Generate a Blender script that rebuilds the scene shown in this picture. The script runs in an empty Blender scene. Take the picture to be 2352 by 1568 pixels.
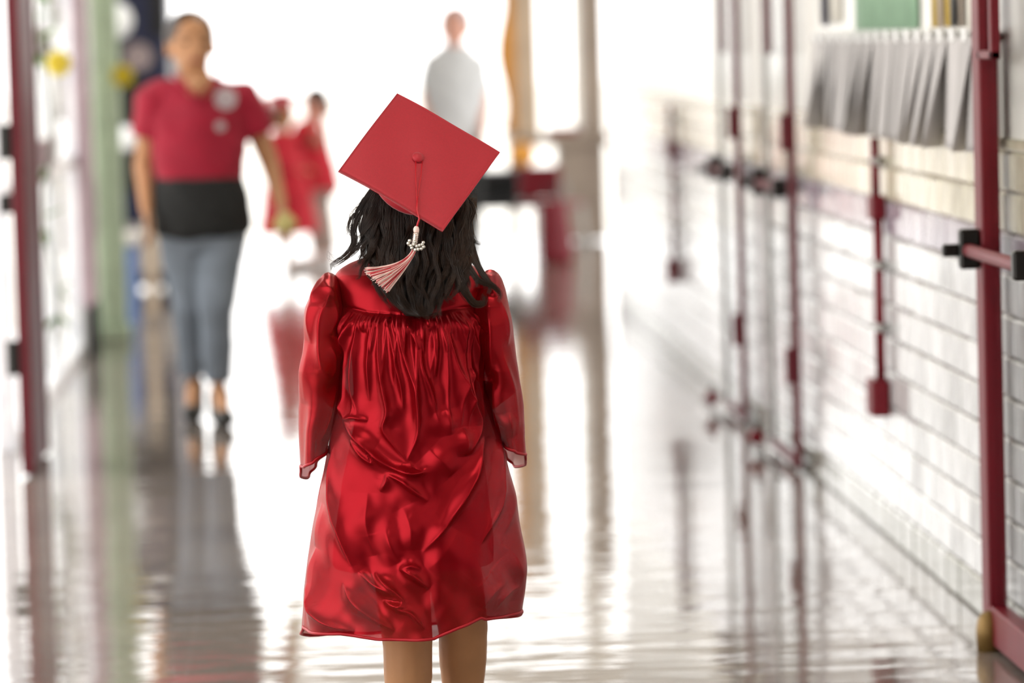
import bpy, math, random
import numpy as np
from mathutils import Vector, Matrix

sc = bpy.context.scene
COL = sc.collection
random.seed(7)
rng = np.random.default_rng(11)

# ------------------------------------------------------------------ camera
CAM_H = 1.48
FPX = 9440.0
ROLL = math.radians(1.6)
PITCH = math.radians(4.22)
YAW = math.radians(2.745)
_r = Vector((math.cos(YAW), -math.sin(YAW), 0))
_f = Vector((math.sin(YAW) * math.cos(PITCH), math.cos(YAW) * math.cos(PITCH), -math.sin(PITCH)))
_u = _r.cross(_f)
_rc = _r * math.cos(ROLL) - _u * math.sin(ROLL)
_uc = _r * math.sin(ROLL) + _u * math.cos(ROLL)
CP = Vector((0, 0, CAM_H))
GD = 8.0                                   # distance of the girl
cam = bpy.data.cameras.new('camera')
cam.sensor_width = 36.0
cam.lens = FPX / 2352 * 36.0
cam.clip_end = 400
cam.dof.use_dof = True
cam.dof.focus_distance = 7.92
cam.dof.aperture_fstop = 2.6
camo = bpy.data.objects.new('camera', cam)
COL.objects.link(camo)
camo.matrix_world = Matrix(((_rc.x, _uc.x, -_f.x, CP.x), (_rc.y, _uc.y, -_f.y, CP.y),
                            (_rc.z, _uc.z, -_f.z, CP.z), (0, 0, 0, 1)))
sc.camera = camo

# ------------------------------------------------------------------ daylight and exposure
SKY = 2.7
w = bpy.data.worlds.new('overcast_sky')
sc.world = w
w.use_nodes = True
w.node_tree.nodes['Background'].inputs[0].default_value = (1.0, 0.985, 0.965, 1)
w.node_tree.nodes['Background'].inputs[1].default_value = SKY
sc.view_settings.view_transform = 'Standard'
sc.view_settings.look = 'None'
sc.view_settings.gamma = 1.0
sc.view_settings.exposure = 0.3
sc.view_settings.use_curve_mapping = False


def ray(px, py):
    a, b = px - 1176.0, 784.0 - py
    return _f * FPX + _rc * a + _uc * b


def P(px, py, Y):
    """the point of the place at distance Y that the photograph shows at (px, py)"""
    d = ray(px, py)
    return CP + d * (Y / d.y)


# ------------------------------------------------------------------ materials
def lin(c):
    return tuple(((v / 255) / 12.92 if v / 255 <= 0.04045 else ((v / 255 + 0.055) / 1.055) ** 2.4) for v in c)


def mat(name, rgb, rough=0.5, metal=0.0, var=0.12, scale=12.0, bump=0.0, bscale=60.0, spec=0.5, coat=0.0,
        trans=0.0, alpha=0.0, sheen=0.0, emit=0.0, objrand=0.0, glass=0.0, aniso=None, tint=None, lining=None):
    m = bpy.data.materials.new(name)
    m.use_nodes = True
    nt = m.node_tree
    N, L = nt.nodes, nt.links
    out = N['Material Output']
    b = N['Principled BSDF']
    c = lin(rgb)
    tc = N.new('ShaderNodeTexCoord')
    nz = N.new('ShaderNodeTexNoise')
    nz.inputs['Scale'].default_value = scale
    nz.inputs['Detail'].default_value = 4
    L.new(tc.outputs['Object'], nz.inputs['Vector'])
    rp = N.new('ShaderNodeValToRGB')
    rp.color_ramp.elements[0].position = 0.3
    rp.color_ramp.elements[1].position = 0.7
    rp.color_ramp.elements[0].color = (*[max(0, v * (1 - var)) for v in c], 1)
    rp.color_ramp.elements[1].color = (*[min(1, v * (1 + var)) for v in c], 1)
    L.new(nz.outputs['Fac'], rp.inputs['Fac'])
    col = rp.outputs['Color']
    if objrand:
        oi = N.new('ShaderNodeObjectInfo')
        mr = N.new('ShaderNodeMapRange')
        mr.inputs['To Min'].default_value = 1 - objrand
        mr.inputs['To Max'].default_value = 1.0
        L.new(oi.outputs['Random'], mr.inputs['Value'])
        vm = N.new('ShaderNodeVectorMath')
        vm.operation = 'SCALE'
        L.new(col, vm.inputs[0])
        L.new(mr.outputs['Result'], vm.inputs['Scale'])
        col = vm.outputs['Vector']
    L.new(col, b.inputs['Base Color'])
    b.inputs['Roughness'].default_value = rough
    b.inputs['Metallic'].default_value = metal
    b.inputs['Specular IOR Level'].default_value = spec
    b.inputs['Coat Weight'].default_value = coat
    b.inputs['Coat Roughness'].default_value = 0.08
    b.inputs['Sheen Weight'].default_value = sheen
    b.inputs['Transmission Weight'].default_value = glass
    if tint is not None:
        b.inputs['Specular Tint'].default_value = (*tint, 1)
    if aniso is not None:
        b.inputs['Anisotropic'].default_value = aniso
    if emit:
        b.inputs['Emission Color'].default_value = (*c, 1)
        b.inputs['Emission Strength'].default_value = emit
    if bump:
        n2 = N.new('ShaderNodeTexNoise')
        n2.inputs['Scale'].default_value = bscale
        n2.inputs['Detail'].default_value = 3
        L.new(tc.outputs['Object'], n2.inputs['Vector'])
        bp = N.new('ShaderNodeBump')
        bp.inputs['Strength'].default_value = bump
        bp.inputs['Distance'].default_value = 0.002
        L.new(n2.outputs['Fac'], bp.inputs['Height'])
        L.new(bp.outputs['Normal'], b.inputs['Normal'])
    sh = b.outputs[0]
    if lining is not None:                      # satin-backed cloth: the inner face is pale
        ge = N.new('ShaderNodeNewGeometry')
        df = N.new('ShaderNodeBsdfDiffuse')
        df.inputs['Color'].default_value = (*lin(lining), 1)
        ml = N.new('ShaderNodeMixShader')
        L.new(ge.outputs['Backfacing'], ml.inputs[0])
        L.new(sh, ml.inputs[1])
        L.new(df.outputs[0], ml.inputs[2])
        sh = ml.outputs[0]
    if trans:
        t = N.new('ShaderNodeBsdfTranslucent')
        L.new(col, t.inputs['Color'])
        mx = N.new('ShaderNodeMixShader')
        mx.inputs[0].default_value = trans
        L.new(sh, mx.inputs[1])
        L.new(t.outputs[0], mx.inputs[2])
        sh = mx.outputs[0]
    if alpha:
        t = N.new('ShaderNodeBsdfTransparent')
        mx = N.new('ShaderNodeMixShader')
        mx.inputs[0].default_value = alpha
        L.new(sh, mx.inputs[1])
        L.new(t.outputs[0], mx.inputs[2])
        sh = mx.outputs[0]
    L.new(sh, out.inputs['Surface'])
    return m


def floor_material():
    m = bpy.data.materials.new('waxed_floor')
    m.use_nodes = True
    nt = m.node_tree
    N, L = nt.nodes, nt.links
    b = N['Principled BSDF']
    tc = N.new('ShaderNodeTexCoord')
    n1 = N.new('ShaderNodeTexNoise')
    n1.inputs['Scale'].default_value = 1.6
    n1.inputs['Detail'].default_value = 6
    L.new(tc.outputs['Object'], n1.inputs['Vector'])
    rp = N.new('ShaderNodeValToRGB')
    rp.color_ramp.elements[0].position = 0.3
    rp.color_ramp.elements[0].color = (0.16, 0.135, 0.12, 1)
    rp.color_ramp.elements[1].position = 0.7
    rp.color_ramp.elements[1].color = (0.27, 0.23, 0.20, 1)
    L.new(n1.outputs['Fac'], rp.inputs['Fac'])
    # terracotta flecks
    v = N.new('ShaderNodeTexVoronoi')
    v.inputs['Scale'].default_value = 55
    L.new(tc.outputs['Object'], v.inputs['Vector'])
    r2 = N.new('ShaderNodeValToRGB')
    r2.color_ramp.elements[0].position = 0.10
    r2.color_ramp.elements[0].color = (1, 1, 1, 1)
    r2.color_ramp.elements[1].position = 0.32
    r2.color_ramp.elements[1].color = (0, 0, 0, 1)
    L.new(v.outputs['Distance'], r2.inputs['Fac'])
    mx = N.new('ShaderNodeMix')
    mx.data_type = 'RGBA'
    L.new(r2.outputs['Color'], mx.inputs[0])
    L.new(rp.outputs['Color'], mx.inputs[6])
    mx.inputs[7].default_value = (0.24, 0.15, 0.11, 1)
    L.new(mx.outputs[2], b.inputs['Base Color'])
    b.inputs['Roughness'].default_value = 0.045
    b.inputs['IOR'].default_value = 1.62
    # hand-laid wax: slow waves across the slab plus faint tile joints
    mp = N.new('ShaderNodeMapping')
    mp.inputs['Scale'].default_value = (1.3, 3.2, 1)
    L.new(tc.outputs['Object'], mp.inputs['Vector'])
    n2 = N.new('ShaderNodeTexNoise')
    n2.inputs['Scale'].default_value = 1.7
    n2.inputs['Detail'].default_value = 3
    L.new(mp.outputs['Vector'], n2.inputs['Vector'])
    br = N.new('ShaderNodeTexBrick')
    br.inputs['Scale'].default_value = 1.0
    br.inputs['Brick Width'].default_value = 0.305
    br.inputs['Row Height'].default_value = 0.305
    br.inputs['Mortar Size'].default_value = 0.002
    br.offset = 0.0
    br.inputs['Color1'].default_value = (1, 1, 1, 1)
    br.inputs['Color2'].default_value = (0.98, 0.98, 0.98, 1)
    br.inputs['Mortar'].default_value = (0.9, 0.9, 0.9, 1)
    L.new(tc.outputs['Object'], br.inputs['Vector'])
    b1 = N.new('ShaderNodeBump')
    b1.inputs['Strength'].default_value = 0.34
    b1.inputs['Distance'].default_value = 0.008
    L.new(n2.outputs['Fac'], b1.inputs['Height'])
    b2 = N.new('ShaderNodeBump')
    b2.inputs['Strength'].default_value = 0.25
    b2.inputs['Distance'].default_value = 0.002
    L.new(br.outputs['Color'], b2.inputs['Height'])
    L.new(b1.outputs['Normal'], b2.inputs['Normal'])
    L.new(b2.outputs['Normal'], b.inputs['Normal'])
    return m


def glass_material(name, tint, clear):
    m = bpy.data.materials.new(name)
    m.use_nodes = True
    nt = m.node_tree
    N, L = nt.nodes, nt.links
    N.remove(N['Principled BSDF'])
    out = N['Material Output']
    t = N.new('ShaderNodeBsdfTransparent')
    nz = N.new('ShaderNodeTexNoise')
    nz.inputs['Scale'].default_value = 3
    rp = N.new('ShaderNodeValToRGB')
    rp.color_ramp.elements[0].color = (*[v * 0.96 for v in tint], 1)
    rp.color_ramp.elements[1].color = (*tint, 1)
    L.new(nz.outputs['Fac'], rp.inputs['Fac'])
    L.new(rp.outputs['Color'], t.inputs['Color'])
    g = N.new('ShaderNodeBsdfGlossy')
    g.inputs['Roughness'].default_value = 0.03
    mx = N.new('ShaderNodeMixShader')
    mx.inputs[0].default_value = clear
    L.new(t.outputs[0], mx.inputs[1])
    L.new(g.outputs[0], mx.inputs[2])
    L.new(mx.outputs[0], out.inputs['Surface'])
    return m


M = {}
M['floor'] = floor_material()
M['plaster'] = mat('white_plaster', (238, 236, 230), 0.28, bump=0.05, var=0.04)
M['ceiling'] = mat('ceiling_board', (205, 200, 192), 0.8)
M['concrete'] = mat('pale_concrete', (225, 222, 215), 0.85, bump=0.2)
M['tile_white'] = mat('white_glazed_tile', (222, 222, 222), 0.16, coat=0.35, objrand=0.16, bump=0.05, bscale=9)
M['tile_cream'] = mat('cream_glazed_tile', (228, 220, 196), 0.16, coat=0.35, objrand=0.14, bump=0.05, bscale=9)
M['tile_mauve'] = mat('mauve_glazed_tile', (176, 164, 176), 0.16, coat=0.35, objrand=0.16, bump=0.05, bscale=9)
M['tile_base'] = mat('grey_green_base_tile', (150, 150, 138), 0.16, coat=0.35, objrand=0.2, bump=0.05, bscale=9)
M['mortar'] = mat('grey_brown_mortar', (138, 122, 118), 0.7)
M['maroon'] = mat('maroon_enamel', (108, 10, 26), 0.45, coat=0.05, var=0.08, spec=0.3)
M['maroon_dull'] = mat('worn_maroon_enamel', (92, 22, 32), 0.5, var=0.1, spec=0.3)
M['black_metal'] = mat('blackened_metal', (34, 32, 30), 0.35, metal=0.6)
M['steel'] = mat('dull_steel', (170, 168, 165), 0.3, metal=0.9)
M['brass'] = mat('old_brass', (128, 100, 52), 0.42, metal=0.5)
M['glass'] = glass_material('door_glass', (0.97, 0.975, 0.975), 0.05)
M['satin'] = mat('red_satin', (158, 7, 24), 0.27, metal=0.66, var=0.03, scale=6, bump=0.10, bscale=1400, spec=0.5, trans=0.24, alpha=0.09, tint=(1.0, 0.62, 0.60), lining=(240, 214, 208))
M['satin_hem'] = mat('red_satin_hem', (168, 8, 26), 0.5, metal=0.2, var=0.03)
M['cap_cloth'] = mat('red_cap_cloth', (172, 10, 33), 0.5, metal=0.15, var=0.07, scale=300, bump=0.12, bscale=900, sheen=0.2)
M['dress'] = mat('dark_red_dress', (130, 8, 18), 0.7)
M['cord'] = mat('red_rayon_cord', (186, 14, 30), 0.4)
M['thread_pale'] = mat('pale_pink_thread', (238, 205, 196), 0.45)
M['thread_red'] = mat('red_thread', (180, 24, 40), 0.45)
M['silver'] = mat('silver_charm', (205, 200, 190), 0.2, metal=0.9)
M['hair'] = mat('dark_brown_hair', (54, 36, 25), 0.33, var=0.45, scale=25, spec=0.42, trans=0.12)
M['frizz'] = mat('hair_painted_backlight', (120, 92, 66), 0.4, var=0.3, scale=25, spec=0.4, trans=0.6)  # lighter brown than the locks: backlight painted into the colour
M['hair_base'] = mat('near_black_hair', (28, 20, 15), 0.5, var=0.2)
M['skin'] = mat('tan_skin', (176, 128, 88), 0.5, var=0.07, scale=18, spec=0.35)
M['skin_w'] = mat('warm_skin', (190, 138, 98), 0.5, var=0.06, spec=0.35)
M['skin_p'] = mat('pink_skin', (214, 160, 140), 0.5, var=0.06, spec=0.35)
M['polo'] = mat('crimson_knit', (158, 6, 42), 0.8, var=0.08, sheen=0.1)
M['black_cloth'] = mat('black_knit', (26, 26, 25), 0.85, var=0.2)
M['jeans'] = mat('grey_denim', (112, 120, 130), 0.85, var=0.12)
M['white_cloth'] = mat('white_cotton', (206, 208, 210), 0.85, var=0.03)
M['taupe'] = mat('taupe_twill', (160, 140, 130), 0.85)
M['shoe'] = mat('dark_shoe', (34, 33, 28), 0.5)
M['white_shoe'] = mat('white_sandal', (220, 214, 210), 0.5)
M['red_knit'] = mat('red_knit', (190, 20, 40), 0.8)
M['eye'] = mat('eye_dark', (30, 22, 18), 0.2)
M['lip'] = mat('lip_rose', (160, 84, 76), 0.5)
M['paper'] = mat('grey_newsprint', (208, 204, 204), 0.8, objrand=0.3, var=0.03, trans=0.12)
M['clip'] = mat('white_clip', (240, 240, 240), 0.2)
M['green'] = mat('green_sheet', (150, 186, 156), 0.7)
M['pale_green'] = mat('pale_green_paint', (192, 211, 184), 0.55)
M['yellow'] = mat('yellow_petal', (235, 215, 30), 0.6, trans=0.2)
M['ochre'] = mat('ochre_paper', (200, 168, 70), 0.7)
M['leaf'] = mat('leaf_green', (96, 142, 50), 0.5, trans=0.25)
M['stem'] = mat('dark_stem', (70, 72, 40), 0.6)
M['navy'] = mat('navy_enamel', (34, 40, 74), 0.4)
M['black_panel'] = mat('black_panel', (24, 24, 26), 0.35)
M['rose_grey'] = mat('rose_grey_print', (176, 160, 162), 0.6)
M['pale_grey'] = mat('pale_grey_panel', (200, 194, 190), 0.5)
M['mauve'] = mat('mauve_board', (176, 150, 158), 0.7)
M['blue'] = mat('blue_board', (96, 122, 176), 0.6)
M['wood'] = mat('tan_oak', (186, 166, 142), 0.5, var=0.1, scale=5)
M['wood_dark'] = mat('grey_brown_oak', (146, 132, 118), 0.5, var=0.1, scale=5)
M['orange'] = mat('orange_cloth', (206, 142, 50), 0.7)
M['cream_sheet'] = mat('cream_sheet', (240, 236, 226), 0.7)
M['white_gloss'] = mat('white_gloss', (242, 244, 250), 0.25)
M['lamp'] = mat('lamp_diffuser', (255, 250, 240), 0.5, emit=14.0)


# ------------------------------------------------------------------ mesh helpers
def wloc(o):
    v = Vector((0, 0, 0))
    while o is not None:
        v += o.location
        o = o.parent
    return v


def tag(o, label=None, cat=None, group=None, kind=None):
    if label:
        o['label'] = label
    if cat:
        o['category'] = cat
    if group:
        o['group'] = group
    if kind:
        o['kind'] = kind
    return o


def thing(name, loc, label, cat, group=None):
    o = bpy.data.objects.new(name, None)
    o.empty_display_size = 0.05
    o.location = loc
    COL.objects.link(o)
    return tag(o, label, cat, group)


def link_mesh(name, me, parent=None, loc=None):
    o = bpy.data.objects.new(name, me)
    COL.objects.link(o)
    if parent is not None:
        o.parent = parent
    if loc is not None:
        o.location = loc
    return o


def mesh(name, V, Fc, m, parent=None, smooth=False):
    """V in world coordinates; the object's origin is its parent's origin or its own base"""
    V = np.asarray(V, dtype=float).reshape(-1, 3)
    loc = None
    if parent is not None:
        off = np.array(wloc(parent))
    else:
        off = np.array([(V[:, 0].min() + V[:, 0].max()) / 2, (V[:, 1].min() + V[:, 1].max()) / 2, V[:, 2].min()])
        loc = off
    me = bpy.data.meshes.new(name)
    me.from_pydata((V - off).tolist(), [], [tuple(int(i) for i in f) for f in Fc])
    me.materials.append(m)
    if smooth:
        me.polygons.foreach_set('use_smooth', [True] * len(me.polygons))
    me.update()
    return link_mesh(name, me, parent, loc)


class MB:
    def __init__(self):
        self.V = []
        self.F = []

    def add(self, V, F):
        k = len(self.V)
        self.V.extend([tuple(v) for v in V])
        self.F.extend([tuple(i + k for i in f) for f in F])
        return self

    def box(self, lo, hi, b=0.0, R=None, c=None):
        V, F = cbox(lo, hi, b)
        if R is not None:
            c = Vector(c) if c is not None else (Vector(lo) + Vector(hi)) / 2
            V = [R @ (Vector(v) - c) + c for v in V]
        return self.add(V, F)

    def tube(self, pts, rad, n=8, cap=True):
        return self.add(*tube(pts, rad, n, cap))

    def ell(self, c, r, R=None, nu=16, nv=10):
        return self.add(*ellipsoid(c, r, R, nu, nv))

    def build(self, name, m, parent=None, smooth=False):
        return mesh(name, self.V, self.F, m, parent, smooth)


def cbox(lo, hi, b=0.0):
    lo, hi = [min(a, c) for a, c in zip(lo, hi)], [max(a, c) for a, c in zip(lo, hi)]
    if b <= 0:
        x0, y0, z0 = lo
        x1, y1, z1 = hi
        V = [(x0, y0, z0), (x1, y0, z0), (x1, y1, z0), (x0, y1, z0), (x0, y0, z1), (x1, y0, z1), (x1, y1, z1), (x0, y1, z1)]
        return V, [(0, 3, 2, 1), (4, 5, 6, 7), (0, 1, 5, 4), (1, 2, 6, 5), (2, 3, 7, 6), (3, 0, 4, 7)]
    b = min([b] + [(h - l) * 0.45 for l, h in zip(lo, hi)])
    V = []
    idx = {}
    for sx in (0, 1):
        for sy in (0, 1):
            for sz in (0, 1):
                s = (sx, sy, sz)
                for ax in range(3):
                    p = []
                    for k in range(3):
                        e = (lo, hi)[s[k]][k]
                        p.append(e if k == ax else e + (b if s[k] == 0 else -b))
                    idx[(s, ax)] = len(V)
                    V.append(tuple(p))
    F = []

    def face(ids):
        pts = [Vector(V[i]) for i in ids]
        n = (pts[1] - pts[0]).cross(pts[2] - pts[0])
        cen = sum(pts, Vector()) / len(pts) - (Vector(lo) + Vector(hi)) / 2
        F.append(tuple(ids if n.dot(cen) > 0 else ids[::-1]))
    for ax in range(3):
        o = [k for k in range(3) if k != ax]
        for sd in (0, 1):
            ids = []
            for a, c in ((0, 0), (1, 0), (1, 1), (0, 1)):
                s = [0, 0, 0]
                s[ax] = sd
                s[o[0]] = a
                s[o[1]] = c
                ids.append(idx[(tuple(s), ax)])
            face(ids)
        for a in (0, 1):
            for c in (0, 1):
                ids = []
                for (sd, which) in ((0, o[0]), (1, o[0]), (1, o[1]), (0, o[1])):
                    s = [0, 0, 0]
                    s[ax] = sd
                    s[o[0]] = a
                    s[o[1]] = c
                    ids.append(idx[(tuple(s), which)])
                face(ids)
    for sx in (0, 1):
        for sy in (0, 1):
            for sz in (0, 1):
                face([idx[((sx, sy, sz), k)] for k in range(3)])
    return V, F


def tube(pts, rad, n=8, cap=True):
    pts = [Vector(p) for p in pts]
    k = len(pts)
    if not hasattr(rad, '__len__'):
        rad = [rad] * k
    V, F = [], []
    prev = None
    for i, p in enumerate(pts):
        t = (pts[min(i + 1, k - 1)] - pts[max(i - 1, 0)])
        if t.length < 1e-9:
            t = Vector((0, 0, 1))
        t.normalize()
        if prev is None:
            a = Vector((1, 0, 0)) if abs(t.x) < 0.8 else Vector((0, 1, 0))
            prev = (a - t * a.dot(t)).normalized()
        else:
            prev = prev - t * prev.dot(t)
            prev = prev.normalized() if prev.length > 1e-6 else Vector((1, 0, 0))
        q = t.cross(prev)
        for j in range(n):
            an = 2 * math.pi * j / n
            V.append(p + (prev * math.cos(an) + q * math.sin(an)) * rad[i])
    for i in range(k - 1):
        for j in range(n):
            F.append((i * n + j, i * n + (j + 1) % n, (i + 1) * n + (j + 1) % n, (i + 1) * n + j))
    if cap:
        F.append(tuple(range(n))[::-1])
        F.append(tuple((k - 1) * n + j for j in range(n)))
    return V, F


def ellipsoid(c, r, R=None, nu=16, nv=10):
    c = Vector(c)
    V, F = [], []
    for i in range(nv + 1):
        th = math.pi * i / nv
        for j in range(nu):
            ph = 2 * math.pi * j / nu
            p = Vector((r[0] * math.sin(th) * math.cos(ph), r[1] * math.sin(th) * math.sin(ph), r[2] * math.cos(th)))
            V.append(c + (R @ p if R is not None else p))
    for i in range(nv):
        for j in range(nu):
            F.append((i * nu + j, (i + 1) * nu + j, (i + 1) * nu + (j + 1) % nu, i * nu + (j + 1) % nu))
    return V, F


def capsule(p0, r0, p1, r1, n=14):
    p0, p1 = Vector(p0), Vector(p1)
    d = (p1 - p0)
    if d.length < 1e-6:
        d = Vector((0, 0, 1e-4))
    dn = d.normalized()
    pts, rad = [], []
    for k in range(6):
        a = math.pi / 2 * k / 5
        pts.append(p0 - dn * r0 * math.cos(a))
        rad.append(max(1e-4, r0 * math.sin(a)))
    for k in range(6):
        a = math.pi / 2 * k / 5
        pts.append(p1 + dn * r1 * math.sin(a))
        rad.append(max(1e-4, r1 * math.cos(a)))
    return tube(pts, rad, n)


def remesh(name, mb, m, parent, voxel=0.008, smooth=6, fold=0.0):
    """one continuous skin over the given volumes"""
    me = bpy.data.meshes.new('tmp')
    off = np.array(wloc(parent)) if parent is not None else np.zeros(3)
    me.from_pydata((np.array(mb.V) - off).tolist(), [], mb.F)
    o = bpy.data.objects.new('tmp', me)
    COL.objects.link(o)
    r = o.modifiers.new('r', 'REMESH')
    r.mode = 'VOXEL'
    r.voxel_size = voxel
    s = o.modifiers.new('s', 'SMOOTH')
    s.factor = 0.5
    s.iterations = smooth
    dg = bpy.context.evaluated_depsgraph_get()
    me2 = bpy.data.meshes.new_from_object(o.evaluated_get(dg))
    bpy.data.objects.remove(o)
    bpy.data.meshes.remove(me)
    me2.name = name
    if fold:                                    # cloth folds
        n_ = len(me2.vertices)
        co = np.empty(n_ * 3)
        no = np.empty(n_ * 3)
        me2.vertices.foreach_get('co', co)
        me2.vertices.foreach_get('normal', no)
        co, no = co.reshape(-1, 3), no.reshape(-1, 3)
        x, y, z = co.T
        dsp = np.sin(z * 34 + 5 * np.sin(x * 9 + 1) + 3 * y) * 0.5 + np.sin(x * 40 + 4 * np.sin(z * 7) + 9 * z) * 0.45 + np.sin(z * 71 + x * 37 + 2 * np.sin(y * 30)) * 0.25
        co = co + no * (dsp * fold)[:, None]
        me2.vertices.foreach_set('co', co.ravel())
        me2.update()
    me2.materials.clear()
    me2.materials.append(m)
    me2.polygons.foreach_set('use_smooth', [True] * len(me2.polygons))
    return link_mesh(name, me2, parent)


def loft(sections, n=20):
    """closed tube through (centre, rx, ry) horizontal ellipses"""
    V, F = [], []
    for c, rx, ry in sections:
        for j in range(n):
            a = 2 * math.pi * j / n
            V.append((c[0] + rx * math.cos(a), c[1] + ry * math.sin(a), c[2]))
    for i in range(len(sections) - 1):
        for j in range(n):
            F.append((i * n + j, i * n + (j + 1) % n, (i + 1) * n + (j + 1) % n, (i + 1) * n + j))
    F.append(tuple(range(n))[::-1])
    F.append(tuple((len(sections) - 1) * n + j for j in range(n)))
    return V, F


def structure(name, mb, m, parent=None):
    o = mb.build(name, m, parent)
    if parent is None:
        o['kind'] = 'structure'
    return o


def copy_tree(o, parent=None):
    c = o.copy()
    COL.objects.link(c)
    c.parent = parent
    for ch in list(o.children):
        copy_tree(ch, c)
    return c


# ------------------------------------------------------------------ the corridor
XL, XR = -1.10, 1.66          # inner faces of the corridor walls
Y0, YE = -7.0, 31.0           # near end and far end
HC = 3.3
YR = 22.3                     # the right wall ends here, the lobby begins

structure('floor', MB().box((XL - 0.5, Y0, -0.1), (XR + 0.12, YR, 0)).box((XL - 0.5, YR, -0.1), (4.6, YE, 0)), M['floor'])
structure('ceiling', MB().box((XL - 0.4, Y0, HC), (XR + 0.3, YR, HC + 0.15)).box((XL - 0.4, YR, HC), (4.6, YE, HC + 0.15)), M['ceiling'])
structure('ground_outside', MB().box((-60, -60, -0.25), (60, 140, -0.101)), M['concrete'])

# right wall: plaster backing behind glazed tile up to chest height
TX = XR - 0.012
wall_r = structure('wall_right', MB().box((XR, Y0, 0), (XR + 0.12, YR, HC)), M['mortar'])
tagp = MB().box((XR - 0.010, Y0, 1.182 + 0.03), (XR - 0.0005, YR, HC - 0.002))
tagp.build('plaster_face', M['plaster'], wall_r)
cap = MB().box((XR - 0.02, Y0, 1.182), (XR - 0.0005, YR, 1.182 + 0.03), 0.006)
cap.build('tile_cap', M['tile_cream'], wall_r)

TW, TH, TJ = 0.2, 0.0985, 0.005


def tile_mesh(mname):
    V, F = cbox((-0.014, -(TW - TJ) / 2, -(TH - TJ) / 2), (0.012, (TW - TJ) / 2, (TH - TJ) / 2), 0.006)
    me = bpy.data.meshes.new('glazed_tile')
    me.from_pydata(V, [], F)
    me.materials.append(M[mname])
    return me


TM = {k: tile_mesh(k) for k in ('tile_white', 'tile_cream', 'tile_mauve', 'tile_base')}


def row_mat(r):
    return 'tile_base' if r == 0 else 'tile_mauve' if r == 9 else 'tile_cream' if r >= 10 else 'tile_white'


tile_spots = []
wo = wloc(wall_r)
for r in range(12):
    for c in range(0, 125):
        y = 6.0 + (c + (0.5 if r % 2 else 0.0)) * TW
        if y < YR - 0.1:
            tile_spots.append((r, y))
near = [t for t in tile_spots if t[1] > 9.85]
near.sort(key=lambda t: t[1])
single = set(near[:298])
rest = {}
for r, y in tile_spots:
    z = TH * (r + 0.5)
    if (r, y) in single:
        o = link_mesh('tile', TM[row_mat(r)], wall_r, Vector((XR - 0.003 * random.random(), y, z)) - wo)
        o.rotation_euler = (random.gauss(0, 0.003), random.gauss(0, 0.004), random.gauss(0, 0.004))
    else:
        rest.setdefault(row_mat(r), MB()).box((XR - 0.014, y - (TW - TJ) / 2, z - (TH - TJ) / 2),
                                              (XR + 0.01, y + (TW - TJ) / 2, z + (TH - TJ) / 2), 0.006)
for k, mb in rest.items():
    mb.build('tile_field', M[k], wall_r)['kind'] = 'stuff'

# left wall: low and high band with tall windows, unseen arcade left open near the camera for light
wl = MB()
wl.box((XL - 0.12, 19.9, 0), (XL, 20.9, HC)).box((XL - 0.37, 22.6, 0), (XL - 0.25, 26.6, HC))
wl.box((XL - 0.37, 22.48, 0), (XL, 22.6, HC))
wl.box((XL - 0.12, Y0, 2.55), (XL, 22.6, HC))
for a, b_ in ((-7.0, -2.0), (0.0, 1.6), (4.2, 5.2)):  # unseen wall pieces, added so light reaches the gown in patches
    wl.box((XL - 0.12, a, 0), (XL, b_, 2.55))
structure('wall_left', wl, M['plaster'])
structure('added_wall_back', MB().box((XL - 0.12, Y0 - 0.12, 0), (XR + 0.12, Y0, HC)), M['plaster'])  # unseen wall, added to darken this end for contrast on the gown
for i, (a, b_) in enumerate(((15.3, 19.9),)):
    fr = MB()
    n = 3
    for k in range(n + 1):
        y = a + (b_ - a) * k / n
        fr.box((XL - 0.09, y - 0.03, 0), (XL - 0.02, y + 0.03, 2.55), 0.004)
    for z in (0.03, 0.95, 2.52):
        fr.box((XL - 0.085, a, z - 0.03), (XL - 0.025, b_, z + 0.03), 0.004)
    wd = structure('window_1', fr, M['white_gloss'])
    for k in range(n):
        for z0, z1 in ((0.06, 0.92), (0.98, 2.49)):
            MB().box((XL - 0.06, a + (b_ - a) * k / n + 0.03, z0), (XL - 0.052, a + (b_ - a) * (k + 1) / n - 0.03, z1)).build('pane', M['glass'], wd)
# unseen arcade pillars, added with the openings that light the girl
for k, y in enumerate((-0.2, 3.0, 8.0, 11.2)):
    p = MB().box((XL - 0.32, y - 0.17, 0), (XL - 0.02, y + 0.17, 2.55), 0.02)
    p.box((XL - 0.35, y - 0.2, 0), (XL - 0.0, y + 0.2, 0.12), 0.01)
    structure('trim_%d' % (k + 1), p, M['plaster'])
# far portal with a transom light over it
pt = MB()
for x in (XL - 0.1, 2.05, 4.5):
    pt.box((x - 0.06, YE - 0.16, 0), (x + 0.06, YE, HC), 0.01)
pt.box((XL - 0.1, YE - 0.14, 2.66), (4.5, YE - 0.02, 2.74), 0.01).box((XL - 0.1, YE - 0.14, 3.14), (4.5, YE - 0.02, HC), 0.01)
for x in (-0.2, 0.7, 1.4, 2.9, 3.7):
    pt.box((x - 0.02, YE - 0.12, 2.74), (x + 0.02, YE - 0.05, 3.14), 0.004)
structure('trim_6', pt, M['plaster'])

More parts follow.
